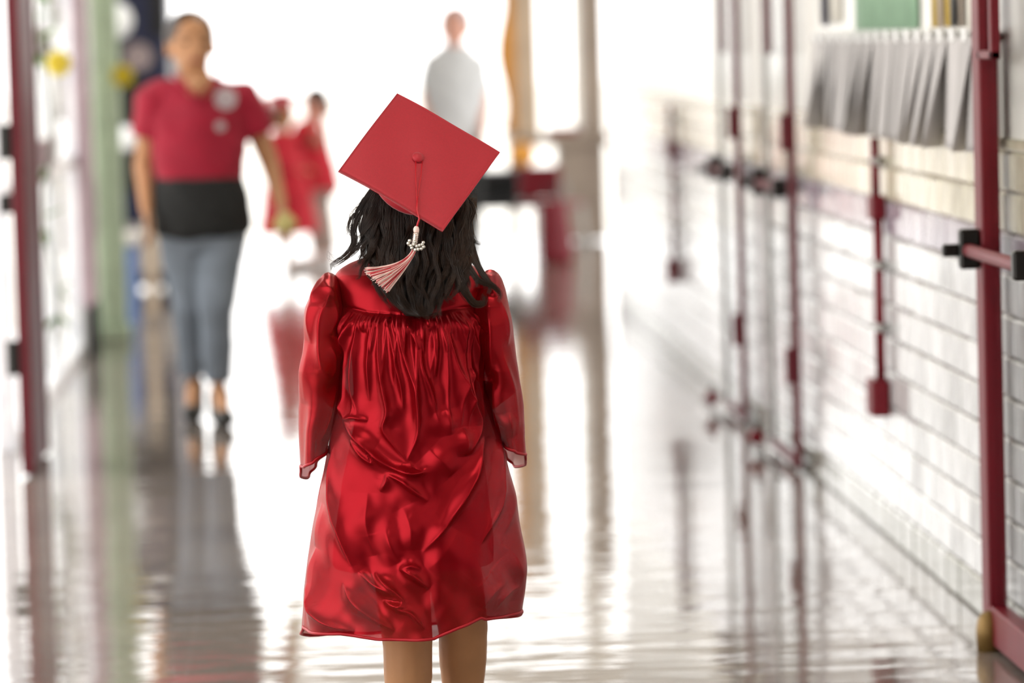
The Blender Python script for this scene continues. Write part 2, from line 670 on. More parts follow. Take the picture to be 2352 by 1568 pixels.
# unseen ceiling lamps, made strong for highlights on the gown's folds
lamp0 = None
for i, y in enumerate((3.0, 6.5, 10.0, 13.5, 17.0, 20.5)):
    o = thing('ceiling_lamp', (0.34, y, HC), 'unseen long white ceiling lamp over the corridor', 'ceiling lamp', 'ceiling lamps') if lamp0 is None else copy_tree(lamp0)
    if lamp0 is None:
        MB().box((0.19, y - 0.62, HC - 0.07), (0.49, y + 0.62, HC - 0.001), 0.01).build('housing', M['white_gloss'], o)
        MB().box((0.21, y - 0.60, HC - 0.085), (0.47, y + 0.60, HC - 0.0701), 0.01).build('diffuser', M['lamp'], o)
        lamp0 = o
    o.location.y = y

# ------------------------------------------------------------------ doors folded back along the walls
def door_leaf(num, xc, yn, yf, glazed=True, m='maroon', inner=-1, sw=0.10, t=0.0225, hk=1.0, far='', rail=0.09):
    """leaf parallel to the corridor, hinged at its near end yn; inner = side that faces the corridor"""
    hh = 2.1
    fr = MB().box((xc - t, yf - sw, 0.012), (xc + t, yf, hh), 0.004)
    d = structure('door_%d' % num, fr, M[far or m])
    MB().box((xc - t, yn, 0.012), (xc + t, yn + 0.06, hh), 0.004).build('hinge_stile', M[m], d)
    if glazed:
        MB().box((xc - t, yn + 0.0605, 0.015), (xc + t, yf - sw - 0.0005, 0.015 + rail), 0.004).build('bottom_rail', M[m], d)
        MB().box((xc - t, yn + 0.0605, 2.0), (xc + t, yf - sw - 0.0005, hh), 0.004).build('top_rail', M[m], d)
        MB().box((xc - 0.003, yn + 0.06, 0.015 + rail), (xc + 0.003, yf - sw, 2.0)).build('pane', M['glass'], d)
        mb = MB().box((xc - t - 0.004, yf - 0.30, 1.40), (xc - 0.004, yf - 0.27, 2.0), 0.003)
        mb.box((xc - t - 0.004, yf - 0.125, 1.40), (xc - 0.004, yf - 0.1, 2.0), 0.003)
        mb.box((xc - t - 0.004, yf - 0.30, 1.40), (xc - 0.004, yf - 0.1, 1.42), 0.003)
        mb.build('notice_frame', M[m], d)
    else:
        MB().box((xc - t + 0.006, yn + 0.0605, 0.015), (xc + t - 0.006, yf - sw - 0.0005, hh - 0.002), 0.003).build('panel', M[m], d)
    # crash bar
    xi = xc + inner * (t + 0.03)
    bar = MB().tube([(xi, yn + 0.10, 0.95), (xi, yf - 0.09, 0.95)], 0.016, 10).build('crash_bar', M[m], d)
    lb = MB().box((xc + inner * (t + 0.0005), yf - 0.085, 0.905), (xi + inner * 0.02, yf - 0.045, 1.0), 0.006)
    lb.box((xi + inner * 0.02, yf - 0.078, 0.935), (xi + inner * 0.06, yf - 0.055, 0.965), 0.004)
    lb.build('latch_case', M['black_metal'], bar)
    MB().box((xc + inner * (t + 0.0005), yn + 0.08, 0.92), (xi + inner * 0.02, yn + 0.12, 0.985), 0.006).build('bracket', M['black_metal'], bar)
    for z in ((0.36, 1.14, 1.88) if hk == 1.0 else (0.42, 1.17, 1.88)):
        hb = MB().tube([(xc + inner * (t + 0.014), yn + 0.012, z - 0.06), (xc + inner * (t + 0.014), yn + 0.012, z + 0.06)], 0.014 * hk, 10)
        hb.box((xc + inner * (t - 0.002), yn + 0.004, z - 0.055), (xc + inner * (t + 0.012), yn + 0.05, z + 0.055), 0.003)
        hb.build('hinge', M['black_metal' if not glazed else m], d)
    return d


d1 = door_leaf(1, 1.60, 8.82, 9.72)
st = MB()
st.add(*tube([(1.573, 9.60, 0.0), (1.573, 9.60, 0.05), (1.573, 9.60, 0.075), (1.573, 9.60, 0.09), (1.573, 9.60, 0.096)],
             [0.030, 0.032, 0.028, 0.018, 0.006], 14))
st.build('door_stop', M['brass'], d1, True)
for k, (yn, yf) in enumerate(((13.66, 14.46), (15.38, 16.05))):
    d = door_leaf(2 + k, 1.61, yn, yf, m='maroon_dull', sw=0.03, t=0.012, far='steel', rail=0.03)
    hb = MB().tube([(1.555, yf - 0.08, 0.11), (1.54, yf - 0.10, 0.07)], 0.008, 8)
    hb.tube([(1.555, yn + 0.05, 0.03), (1.545, yn + 0.2, 0.012), (1.54, yf - 0.1, 0.012)], 0.006, 8)
    hl = hb.build('holder', M['black_metal'], d)
    R = Matrix.Rotation(math.pi / 4, 3, 'Y')
    MB().box((1.515, yf - 0.115, 0.03), (1.565, yf - 0.085, 0.08), 0.004, R).build('holder_knob', M['maroon'], hl)
door_leaf(4, -1.012, 14.30, 15.16, glazed=False, m='maroon_dull', inner=-1, hk=1.9)


# ------------------------------------------------------------------ painted conduits with outlet boxes
def conduit(y, label, m):
    t = thing('conduit', (1.62, y, 0.36), label, 'conduit')
    MB().box((1.590, y - 0.045, 0.365), (1.644, y + 0.075, 0.47), 0.006).build('outlet_box', M[m], t)
    for dy in (-0.022, 0.045):
        MB().tube([(1.626, y + dy, 0.47), (1.626, y + dy, 0.93)], 0.010, 10).build('pipe', M[m], t, True)
    MB().box((1.602, y - 0.04, 0.93), (1.644, y + 0.06, 1.0), 0.006).build('junction_box', M[m], t)
    MB().tube([(1.622, y + 0.01, 1.0), (1.622, y + 0.01, 1.165)], 0.013, 10).build('pipe', M[m], t, True)
    for z in (0.62, 0.80, 1.10):
        MB().box((1.612, y - 0.045, z - 0.012), (1.645, y + 0.065, z + 0.012), 0.004).build('strap', M['steel'], t)
    return t


conduit(11.74, 'maroon wall conduit running down to an outlet box below the hanging papers', 'maroon')
conduit(18.40, 'dark maroon wall conduit with outlet box beyond the two far folded doors', 'maroon_dull')

# ------------------------------------------------------------------ papers hanging along the right wall
rail = MB().box((1.628, 9.70, 1.440), (1.6495, 13.25, 1.462), 0.004).build('display_rail', M['steel'])
tag(rail, 'thin metal display rail holding the row of grey papers on right wall', 'rail')


def sheet_verts(y, seed):
    r = random.Random(seed)
    nu, nv = 10, 12
    wdt, hgt = 0.192, 0.279
    cu, tw, ph = r.uniform(0.2, 1.0), r.uniform(-0.5, 0.5), r.uniform(0, 6)
    V = []
    for j in range(nv + 1):
        v = j / nv
        for i in range(nu + 1):
            u_ = i / nu - 0.5
            bulge = 0.004 + v * (0.010 + 0.028 * cu * (u_ * u_ * 4) + 0.03 * cu * max(0, -u_ * 2) ** 2) + 0.006 * v * math.sin(ph + u_ * 7)
            V.append((1.624 - bulge - 0.012 * tw * v * u_ * 2, y + u_ * wdt * (1 - 0.05 * v * cu), 1.452 - hgt * v))
    F = []
    for j in range(nv):
        for i in range(nu):
            a = j * (nu + 1) + i
            F.append((a, a + 1, a + nu + 2, a + nu + 1))
    return V, F


ORD = ('first second third fourth fifth sixth seventh eighth ninth tenth eleventh twelfth thirteenth fourteenth fifteenth sixteenth seventeenth').split()
for k in range(17):
    y = 9.86 + k * 0.1955
    V, F = sheet_verts(y, 100 + k)
    o = mesh('paper_sheet', V, F, M['paper'], None, True)
    tag(o, '%s grey paper sheet on the right wall rail, counting from the near folded door' % ORD[k], 'paper', 'papers hanging in a row on the right wall')
    so = o.modifiers.new('thickness', 'SOLIDIFY')
    so.thickness = 0.0006
    c = MB().box((1.610, y - 0.016, 1.438), (1.6275, y + 0.016, 1.475), 0.004)
    c.build('clip', M['clip'], o)


# sheets pinned above the rail
def wall_sheet(name, y0, y1, z0, z1, m, label, cat, xo=0.0):
    nu = 8
    V, F = [], []
    for j in range(3):
        for i in range(nu + 1):
            V.append((1.6485 - xo - 0.004 - 0.006 * math.sin(i * 1.7 + j) ** 2, y0 + (y1 - y0) * i / nu, z0 + (z1 - z0) * j / 2))
    for j in range(2):
        for i in range(nu):
            a = j * (nu + 1) + i
            F.append((a, a + 1, a + nu + 2, a + nu + 1))
    o = mesh(name, V, F, M[m], None, True)
    so = o.modifiers.new('thickness', 'SOLIDIFY')
    so.thickness = 0.002
    return tag(o, label, cat)


wall_sheet('poster', 11.0, 12.24, 1.475, 2.05, 'green', 'green poster on the right wall above the grey papers', 'poster')
wall_sheet('poster', 12.6, 13.1, 1.50, 2.0, 'cream_sheet', 'cream poster pinned beyond the green poster', 'poster')
wall_sheet('banner_strip', 12.85, 12.95, 1.49, 1.95, 'navy', 'narrow dark blue strip hanging on the far cream poster', 'banner', 0.012)
wall_sheet('poster', 10.05, 10.75, 1.475, 2.0, 'cream_sheet', 'cream striped poster pinned nearest the folded door', 'poster')
for k, (y, m, c) in enumerate(((10.62, 'ochre', 'ochre'), (10.52, 'wood', 'tan'), (10.40, 'ochre', 'yellow'), (10.30, 'black_panel', 'black'), (10.18, 'wood_dark', 'grey brown'))):
    wall_sheet('ribbon', y - 0.025, y + 0.025, 1.478, 1.99, m, '%s ribbon, number %s from the far edge of the striped poster' % (c, ('one', 'two', 'three', 'four', 'five')[k]), 'ribbon', 0.013)

# ------------------------------------------------------------------ left side of the corridor
post = thing('green_post', (-1.03, 21.0, 0), 'pale green painted post by the left wall behind the woman', 'post')
MB().box((-1.095, 20.95, 0.08), (-0.955, 21.09, 2.5), 0.012).build('shaft', M['pale_green'], post)
MB().box((-1.098, 20.93, 0.0), (-0.935, 21.11, 0.08), 0.01).build('foot', M['pale_green'], post)
MB().box((-1.098, 20.93, 2.5), (-0.935, 21.11, 2.56), 0.01).build('head', M['pale_green'], post)


def flower(c, r, label, n=12):
    c = Vector(c)
    t = thing('paper_flower', c, label, 'flower')
    for k in range(n):
        a = 2 * math.pi * k / n
        d = Vector((math.cos(a), 0, math.sin(a)))
        R = Matrix.Rotation(-a, 3, 'Y')
        MB().ell(c + d * r * 0.58, (r * 0.45, 0.006, r * 0.2), R, 10, 6).build('petal', M['yellow'], t, True)
    MB().ell(c + Vector((0, -0.012, 0)), (r * 0.34, 0.018, r * 0.34), None, 14, 8).build('flower_centre', M['ochre'], t, True)
    return t


flower((-0.93, 20.90, 1.345), 0.06, 'yellow paper flower on the pale green post')
fl = flower((-0.985, 16.45, 1.43), 0.055, 'yellow flower among leaves beside the left maroon door')
# leafy vine with the flower
vine = thing('leafy_vine', (-1.04, 16.5, 0), 'thin green leafy vine hanging in front of the left windows', 'vine')
vp = [(-1.045 + 0.02 * math.sin(k * 0.9), 16.52 + 0.06 * math.sin(k * 1.3), 0.32 + k * 0.1) for k in range(23)]
MB().tube(vp, 0.006, 6).build('stem', M['stem'], vine, True)
for k, p in enumerate(vp):
    if k in (3, 6, 8, 9) or random.random() < 0.25:
        continue
    for s in range(2):
        a = random.uniform(0, 6.28)
        ln = random.uniform(0.035, 0.065)
        R = Matrix.Rotation(a, 3, 'Z') @ Matrix.Rotation(random.uniform(-0.9, 0.9), 3, 'Y')
        MB().ell(Vector(p) + R @ Vector((ln, 0, 0)), (ln, ln * 0.45, 0.004), R, 8, 6).build('leaf', M['leaf'], vine, True)
# round white ornaments; the lower ball is added for a blurred bright spot
for (x, y, z, r, lab) in ((-0.99, 22.0, 1.63, 0.075, 'white round paper lantern hanging above the yellow flower'),
                          (-0.98, 22.2, 1.00, 0.055, 'small bluish white ball standing in for a bright spot below the yellow flower')):
    t = thing('lantern_and_bright_spot', (x, y, z), lab, 'lantern')
    MB().ell((x, y, z), (r, r, r * 1.25), None, 18, 12).build('shade', M['white_gloss'], t, True)
    MB().tube([(x, y, z + r * 1.2), (x, y, HC - 0.001)], 0.002, 6).build('string', M['stem'], t)
for (y0_, y1_, z0_, z1_, m, lab) in ((17.5, 18.4, 1.46, 1.58, 'rose_grey', 'pink paper cut-out hanging high in the left windows'),
                                  (17.4, 18.9, 0.95, 1.10, 'mauve', 'mauve paper cut-out hanging at mid height in the left windows'),
                                  (18.7, 19.5, 1.60, 1.95, 'pale_grey', 'pale grey paper sheet hanging top right in the left windows'),
                                  (18.9, 19.6, 1.16, 1.42, 'pale_grey', 'pale grey paper sheet hanging beside the green post'),
                                  (18.6, 19.2, 0.55, 0.90, 'cream_sheet', 'cream paper sheet hanging low in the left windows')):
    t = thing('paper_cutout', (-1.145, (y0_ + y1_) / 2, z0_), lab, 'paper')
    V, F = [], []
    for j in range(4):
        for i in range(9):
            V.append((-1.145 + 0.004 * math.sin(i * 1.3 + j), y0_ + (y1_ - y0_) * i / 8, z0_ + (z1_ - z0_) * j / 3 + 0.015 * math.sin(i * 2.1) * (j == 0)))
    for j in range(3):
        for i in range(8):
            a = j * 9 + i
            F.append((a, a + 1, a + 10, a + 9))
    sh_ = mesh('sheet', V, F, M[m], t, True)
    sh_.modifiers.new('thickness', 'SOLIDIFY').thickness = 0.002
    MB().box((-1.1505, (y0_ + y1_) / 2 - 0.03, z1_ - 0.03), (-1.1385, (y0_ + y1_) / 2 + 0.03, z1_ + 0.012)).build('tape', M['cream_sheet'], t)
# boards leaning at the wall
b1 = thing('display_board', (-1.06, 19.95, 0), 'mauve display board standing against the left wall before the green post', 'board')
MB().box((-1.098, 19.75, 0.25), (-1.06, 20.35, 1.9), 0.006).build('panel', M['mauve'], b1)
MB().box((-1.06, 19.80, 0.55), (-1.05, 20.30, 0.85), 0.004).build('print', M['rose_grey'], b1)
MB().box((-1.06, 19.80, 1.25), (-1.05, 20.30, 1.8), 0.004).build('print', M['pale_grey'], b1)
for yy in (19.80, 20.28):
    MB().box((-1.095, yy, 0.0), (-1.055, yy + 0.04, 0.25), 0.004).build('leg', M['black_metal'], b1)
b2 = thing('storage_crate', (-0.93, 21.6, 0), 'tall blue plastic bin standing beside the green post', 'bin')
MB().box((-1.07, 21.45, 0.0), (-0.92, 21.85, 0.46), 0.015).build('body', M['blue'], b2)
MB().box((-1.09, 21.43, 0.46), (-0.90, 21.87, 0.52), 0.01).build('lid', M['pale_grey'], b2)
b3 = thing('easel_board', (-0.82, 22.3, 0), 'narrow tan wooden board standing behind the blue bin', 'board')
MB().box((-0.90, 22.28, 0.0), (-0.84, 22.32, 0.60), 0.006).build('panel', M['wood'], b3)
MB().box((-0.905, 22.25, 0.0), (-0.835, 22.35, 0.04), 0.006).build('foot', M['wood_dark'], b3)
# tall dark machine in the alcove
vm = thing('vending_machine', (-1.04, 25.35, 0), 'tall navy and black vending machine behind the woman in crimson', 'machine')
MB().box((-1.26, 25.0, 0.04), (-0.83, 25.7, 1.98), 0.02).build('body', M['navy'], vm)
MB().box((-1.25, 24.986, 0.62), (-0.86, 24.9995, 1.28), 0.004).build('front_panel', M['black_panel'], vm)
MB().box((-0.93, 24.986, 1.55), (-0.84, 24.9995, 1.95), 0.004).build('side_strip', M['black_panel'], vm)
MB().add(*tube([(-1.015, 24.985, 1.43), (-1.015, 24.97, 1.43)], 0.085, 24)).build('emblem', M['rose_grey'], vm)
MB().box((-1.12, 24.975, 0.12), (-0.84, 24.9995, 0.42), 0.01).build('hatch', M['pale_grey'], vm)
for xx in (-1.2, -0.88):
    MB().box((xx - 0.03, 25.05, 0), (xx + 0.03, 25.12, 0.04), 0.005).build('foot', M['black_metal'], vm)
pb = thing('pin_board', (-0.85, 26.4, 0), 'pale grey pinboard standing beside the vending machine', 'board')
MB().box((-0.92, 26.38, 0.10), (-0.78, 26.42, 1.60), 0.006).build('panel', M['pale_grey'], pb)
MB().box((-0.89, 26.30, 0.0), (-0.81, 26.50, 0.10), 0.006).build('foot', M['black_metal'], pb)

# ------------------------------------------------------------------ far right of the lobby: hutch, cart, backpack, chair
HX = 1.42
ht = thing('hutch', (HX + 0.35, 29.6, 0), 'tan wooden hutch with open back at the far right end', 'hutch')
for x0, x1, m in ((HX + 0.02, HX + 0.24, 'wood'), (HX + 0.55, HX + 0.71, 'wood_dark')):
    MB().box((x0, 29.5, 0.78), (x1, 29.9, 2.4), 0.01).build('upright', M[m], ht)
MB().box((HX, 29.4, 0.70), (HX + 0.73, 30.0, 0.78), 0.01).build('counter', M['wood_dark'], ht)
MB().box((HX + 0.36, 29.45, 0.02), (HX + 0.70, 29.95, 0.70), 0.008).build('cupboard', M['wood_dark'], ht)
MB().box((HX + 0.38, 29.435, 0.06), (HX + 0.68, 29.4495, 0.66), 0.004).build('cupboard_door', M['wood_dark'], ht)
MB().tube([(HX + 0.41, 29.42, 0.35), (HX + 0.41, 29.42, 0.45)], 0.008, 8).build('handle', M['steel'], ht)
MB().box((HX + 0.02, 29.5, 2.4), (HX + 0.71, 29.9, 2.46), 0.01).build('top', M['wood'], ht)
MB().box((HX + 0.02, 29.9, 0.0), (HX + 0.08, 29.96, 0.70), 0.006).build('leg', M['wood_dark'], ht)
fdr = MB().box((HX + 0.30, 29.5, 0.782), (HX + 0.52, 29.8, 0.83), 0.006)
tag(fdr.build('folder', M['maroon']), 'maroon folder lying on the hutch counter', 'folder')
ct = thing('orange_curtain', (HX - 0.02, 29.44, 0.79), 'orange brown cloth hanging down the left edge of the hutch', 'cloth')
V, F = [], []
for j in range(15):
    for i in range(9):
        V.append((HX - 0.03 + 0.012 * i + 0.03 * math.sin(j * 0.9) * (1 - i / 8), 29.46 + 0.012 * math.sin(i * 1.9), 0.80 + j * 0.11))
for j in range(14):
    for i in range(8):
        a = j * 9 + i
        F.append((a, a + 1, a + 10, a + 9))
cu = mesh('drape', V, F, M['orange'], ct, True)
cu.modifiers.new('thickness', 'SOLIDIFY').thickness = 0.004
pp = thing('red_post', (HX + 0.76, 29.3, 0), 'slim maroon post standing at the right edge of the hutch', 'post')
MB().box((HX + 0.74, 29.25, 0.05), (HX + 0.80, 29.31, 0.86), 0.006).build('shaft', M['maroon'], pp)
MB().box((HX + 0.735, 29.22, 0.0), (HX + 0.83, 29.34, 0.05), 0.006).build('foot', M['maroon'], pp)
CX, CY = 1.40, 28.6
cart = thing('rolling_cart', (CX, CY, 0), 'dark grey rolling cart beside the hutch to the right of the girl', 'cart')
for z in (0.30, 0.52):
    MB().box((CX - 0.30, CY - 0.2, z), (CX + 0.20, CY + 0.3, z + 0.05), 0.008).build('shelf', M['black_panel'], cart)
MB().box((CX - 0.28, CY, 0.35), (CX + 0.16, CY + 0.28, 0.52), 0.01).build('bin', M['black_cloth'], cart)
for sx in (CX - 0.29, CX + 0.17):
    for sy in (CY - 0.18, CY + 0.26):
        MB().tube([(sx, sy, 0.06), (sx, sy, 0.58)], 0.012, 8).build('leg', M['steel'], cart)
        MB().ell((sx, sy, 0.03), (0.012, 0.03, 0.03)).build('castor', M['black_metal'], cart, True)
bp_ = thing('backpack', (CX + 0.10, CY, 0.571), 'orange backpack sitting on the dark rolling cart', 'backpack')
remesh('body', MB().ell((CX + 0.08, CY + 0.08, 0.665), (0.10, 0.08, 0.09)).ell((CX + 0.08, CY + 0.01, 0.63), (0.07, 0.035, 0.05)), M['orange'], bp_, 0.01, 3)
MB().tube([(CX + 0.05, CY + 0.08, 0.74), (CX + 0.06, CY + 0.08, 0.78), (CX + 0.10, CY + 0.08, 0.78), (CX + 0.11, CY + 0.08, 0.74)], 0.007, 8).build('handle', M['black_cloth'], bp_)


def chair(x, y, ang, label, m):
    t = thing('school_chair', (x, y, 0), label, 'chair')
    Rz = Matrix.Rotation(ang, 3, 'Z')
    o = Vector((x, y, 0))

    def T(v):
        return o + Rz @ Vector(v)

    def bxs(lo, hi, b):
        V, F = cbox(lo, hi, b)
        return [T(v) for v in V], F
    MB().add(*bxs((-0.17, -0.17, 0.34), (0.17, 0.17, 0.37), 0.012)).build('seat', M[m], t)
    MB().add(*bxs((-0.16, 0.15, 0.40), (0.16, 0.175, 0.62), 0.01)).build('backrest', M[m], t)
    for sx in (-1, 1):
        MB().tube([T((sx * 0.15, -0.15, 0.345)), T((sx * 0.17, -0.18, 0.0))], 0.010, 8).build('leg', M['steel'], t)
        MB().tube([T((sx * 0.15, 0.16, 0.60)), T((sx * 0.15, 0.155, 0.34)), T((sx * 0.17, 0.19, 0.0))], 0.010, 8).build('leg', M['steel'], t)
    return t


chair(1.62, 27.7, 2.6, 'small maroon school chair with steel legs in front of the hutch', 'maroon')


tb_ = thing('tote_bag', (1.60, 26.9, 0), 'dark red tote bag standing on the floor before the hutch', 'bag')
remesh('body', MB().add(*loft([(Vector((1.60, 26.9, 0.0)), 0.10, 0.07), (Vector((1.60, 26.9, 0.04)), 0.12, 0.08), (Vector((1.59, 26.9, 0.30)), 0.10, 0.06), (Vector((1.58, 26.9, 0.42)), 0.09, 0.03)])), M['maroon'], tb_, 0.01, 2)
for dy in (-0.03, 0.03):
    MB().tube([(1.54, 26.9 + dy, 0.41), (1.55, 26.9 + dy, 0.52), (1.61, 26.9 + dy, 0.52), (1.62, 26.9 + dy, 0.41)], 0.008, 8).build('handle', M['black_cloth'], tb_, True)


# ------------------------------------------------------------------ people
def hand(mb, wrist, tip, s, thumb_dir):
    wrist, tip = Vector(wrist), Vector(tip)
    d = (tip - wrist).normalized()
    side = Vector(thumb_dir)
    side = (side - d * side.dot(d)).normalized()
    nrm = d.cross(side)
    L = 0.175 * s
    palm = wrist + d * L * 0.28
    R = Matrix((side, d, nrm)).transposed()
    mb.ell(palm, (0.038 * s, 0.052 * s, 0.018 * s), R)
    for k, ln in enumerate((0.80, 0.95, 0.90, 0.70)):
        off = side * (0.028 - 0.019 * k) * s
        a = palm + d * 0.035 * s + off
        b = a + d * L * 0.24 * ln + nrm * 0.006 * s
        c = b + d * L * 0.20 * ln + nrm * 0.022 * s
        mb.add(*capsule(a, 0.0095 * s, b, 0.009 * s, 10)).add(*capsule(b, 0.009 * s, c, 0.0078 * s, 10))
    a = palm - d * 0.02 * s + side * 0.03 * s
    b = a + side * 0.022 * s + d * 0.03 * s
    c = b + d * 0.03 * s + nrm * 0.008 * s
    mb.add(*capsule(a, 0.012 * s, b, 0.010 * s, 10)).add(*capsule(b, 0.010 * s, c, 0.0085 * s, 10))


def person(J, label, skin, hair, clothes, group=None, voxel=0.009, hairfn=None):
    """J: joints in world space. One continuous body, clothing as parts."""
    s = J['s']
    base = thing('person', J['base'], label, 'person', group)
    fd = Vector(J['face']).normalized()
    up = Vector(J.get('headup', (0, 0, 1)))
    lf = up.cross(fd).normalized()
    up = fd.cross(lf)
    R = Matrix((lf, fd, up)).transposed()      # local: x left, y forward, z up
    hc = Vector(J['head'])
    h = 0.112 * J.get('hs', s)

    def HP(x, y, z):
        return hc + R @ Vector((x * h, y * h, z * h))
    mb = MB()
    mb.ell(HP(0, -0.1, 0.15), (0.70 * h, 0.86 * h, 0.86 * h), R)
    mb.ell(HP(0, 0.18, -0.38), (0.50 * h, 0.56 * h, 0.62 * h), R)
    mb.add(*capsule(HP(0, 0.72, 0.12), 0.09 * h, HP(0, 0.86, -0.22), 0.13 * h))
    for sx in (-1, 1):
        mb.ell(HP(0.70 * sx, -0.12, -0.08), (0.08 * h, 0.17 * h, 0.26 * h), R)
    mb.add(*capsule(HP(0, -0.15, -0.5), 0.055 * s, J['neck'], 0.062 * s))
    mb.add(*loft([(c, rx * 0.93, ry * 0.92) for c, rx, ry in J['torso']]))
    mb.add(*capsule(J['neck'], 0.062 * s, J['torso'][-2][0], 0.07 * s))
    for k in 'LR':
        sh, el, wr, tp = (Vector(J[a + k]) for a in ('sh', 'el', 'wr', 'ht'))
        mb.add(*capsule(J['torso'][-2][0], 0.06 * s, sh, 0.052 * s))
        mb.add(*capsule(sh, 0.05 * s, el, 0.040 * s)).add(*capsule(el, 0.040 * s, wr, 0.026 * s))
        hand(mb, wr, tp, s, J.get('thumb', (0, -1, 0)))
        hp, kn, an, to = (Vector(J[a + k]) for a in ('hp', 'kn', 'an', 'to'))
        lk = J.get('legk', 1.0) * s
        mb.add(*capsule(hp, 0.080 * s, kn, 0.050 * lk))
        ca = kn.lerp(an, 0.3)
        mb.add(*capsule(kn, 0.049 * lk, ca, 0.048 * lk)).add(*capsule(ca, 0.048 * lk, an, 0.032 * lk))
        mb.add(*capsule(an - Vector((0, 0, 0.02 * s)), 0.034 * s, to, 0.024 * s))
    remesh('body', mb, skin, base, voxel * 0.75, 3)
    for sx in (-1, 1):
        MB().ell(HP(0.30 * sx, 0.66, 0.06), (0.10 * h, 0.06 * h, 0.055 * h), R, 10, 6).build('eye', M['eye'], base, True)
        MB().tube([HP(0.16 * sx, 0.74, 0.24), HP(0.32 * sx, 0.73, 0.28), HP(0.46 * sx, 0.62, 0.22)], 0.02 * h, 6).build('eyebrow', M['hair_base'], base, True)
    MB().ell(HP(0, 0.70, -0.50), (0.22 * h, 0.07 * h, 0.06 * h), R, 12, 6).build('mouth', M['lip'], base, True)
    if hairfn:
        hairfn(base, HP, R, h)
    if 'top' in clothes:
        mm, frac, inf = clothes['top']
        tb = MB()
        tb.add(*loft([(c, rx + inf, ry + inf) for c, rx, ry in J['torso'][1:]]))
        for k in 'LR':
            sh, el, wr = (Vector(J[a + k]) for a in ('sh', 'el', 'wr'))
            tb.add(*capsule(J['torso'][-2][0], 0.072 * s, sh, 0.066 * s))
            e2 = sh.lerp(el, min(1, frac))
            tb.add(*tube([sh, e2], [0.066 * s, 0.062 * s], 14))
            if frac > 1:
                tb.add(*capsule(el, 0.058 * s, el.lerp(wr, frac - 1), 0.045 * s))
        remesh('shirt', tb, M[mm], base, voxel, 4, 0.006)
    if 'pants' in clothes:
        mm, frac = clothes['pants']
        pb2 = MB().add(*loft([(c, rx + 0.012, ry + 0.012) for c, rx, ry in J['torso'][:3]]))
        for k in 'LR':
            hp, kn, an = (Vector(J[a + k]) for a in ('hp', 'kn', 'an'))
            pb2.add(*capsule(hp, 0.102 * s, kn, 0.074 * s))
            pb2.add(*tube([kn, kn.lerp(an, frac)], [0.074 * s, 0.060 * s], 16))
        remesh('trousers', pb2, M[mm], base, voxel, 4, 0.004)
    if 'shoe' in clothes:
        for k in 'LR':
            an, to = Vector(J['an' + k]), Vector(J['to' + k])
            heel = Vector((an.x, an.y, to.z)) - (to - an).normalized() * 0.0
            heel.z = min(to.z, an.z - 0.03 * s)
            sb = MB().add(*capsule(heel, 0.040 * s, to, 0.036 * s)).add(*capsule(an - Vector((0, 0, 0.03 * s)), 0.044 * s, heel, 0.042 * s))
            sb.add(*capsule(heel.lerp(to, 0.5), 0.042 * s, to, 0.038 * s))
            remesh('shoe', sb, M[clothes['shoe']], base, voxel, 3)
    return base, HP, R, h


def simple_hair(m, back=True, bun=False):
    def fn(base, HP, R, h):
        hb = MB().ell(HP(0, -0.21, 0.27), (0.78 * h, 0.87 * h, 0.83 * h), R)
        if back:
            hb.ell(HP(0, -0.55, -0.35), (0.66 * h, 0.42 * h, 0.75 * h), R)
        if bun:
            hb.ell(HP(0, -1.1, 0.1), (0.3 * h, 0.3 * h, 0.3 * h), R)
        remesh('hair', hb, M[m], base, 0.009, 2)
    return fn


# --- woman in crimson walking this way
WY = 16.2


def W_(px, py, dy=0.0):
    return P(px, py, WY) + Vector((0, dy, 0))


JW = dict(s=0.98, hs=1.16, base=(W_(470, 960).x, WY, 0), head=W_(440, 104, -0.02), face=(0.22, -1, 0.05), neck=W_(450, 180),
          shR=W_(352, 224), shL=W_(562, 228), elR=W_(328, 385, 0.04), wrR=W_(338, 480, -0.05), htR=W_(352, 545, -0.10),
          elL=W_(617, 372, 0.06), wrL=W_(645, 468, -0.02), htL=W_(655, 520, -0.05),
          hpR=W_(420, 535), hpL=W_(512, 535), knR=W_(437, 700, 0.0), knL=W_(497, 700, -0.12),
          anR=W_(443, 875, 0.14), anL=W_(503, 885, -0.08), thumb=(0, -1, 0),
          torso=[(W_(465, 575), 0.10, 0.10), (W_(465, 520), 0.178, 0.125), (W_(462, 450), 0.172, 0.125), (W_(458, 400), 0.165, 0.120),
                 (W_(456, 330), 0.172, 0.125), (W_(455, 270), 0.178, 0.115), (W_(453, 215), 0.155, 0.085), (W_(451, 176), 0.085, 0.06)])
JW['toR'] = Vector((JW['anR'].x - 0.01, JW['anR'].y - 0.12, 0.036))
JW['toL'] = Vector((JW['anL'].x + 0.03, JW['anL'].y - 0.17, 0.036))
JW['anR'].z = max(0.10, JW['anR'].z)
JW['anL'].z = max(0.09, JW['anL'].z)
wm, HPw, Rw, hw = person(JW, 'woman in crimson shirt with black cloth around waist walking toward the camera', M['skin_w'], None,
                         dict(pants=('jeans', 0.92), shoe='shoe'), hairfn=simple_hair('hair', False, True))
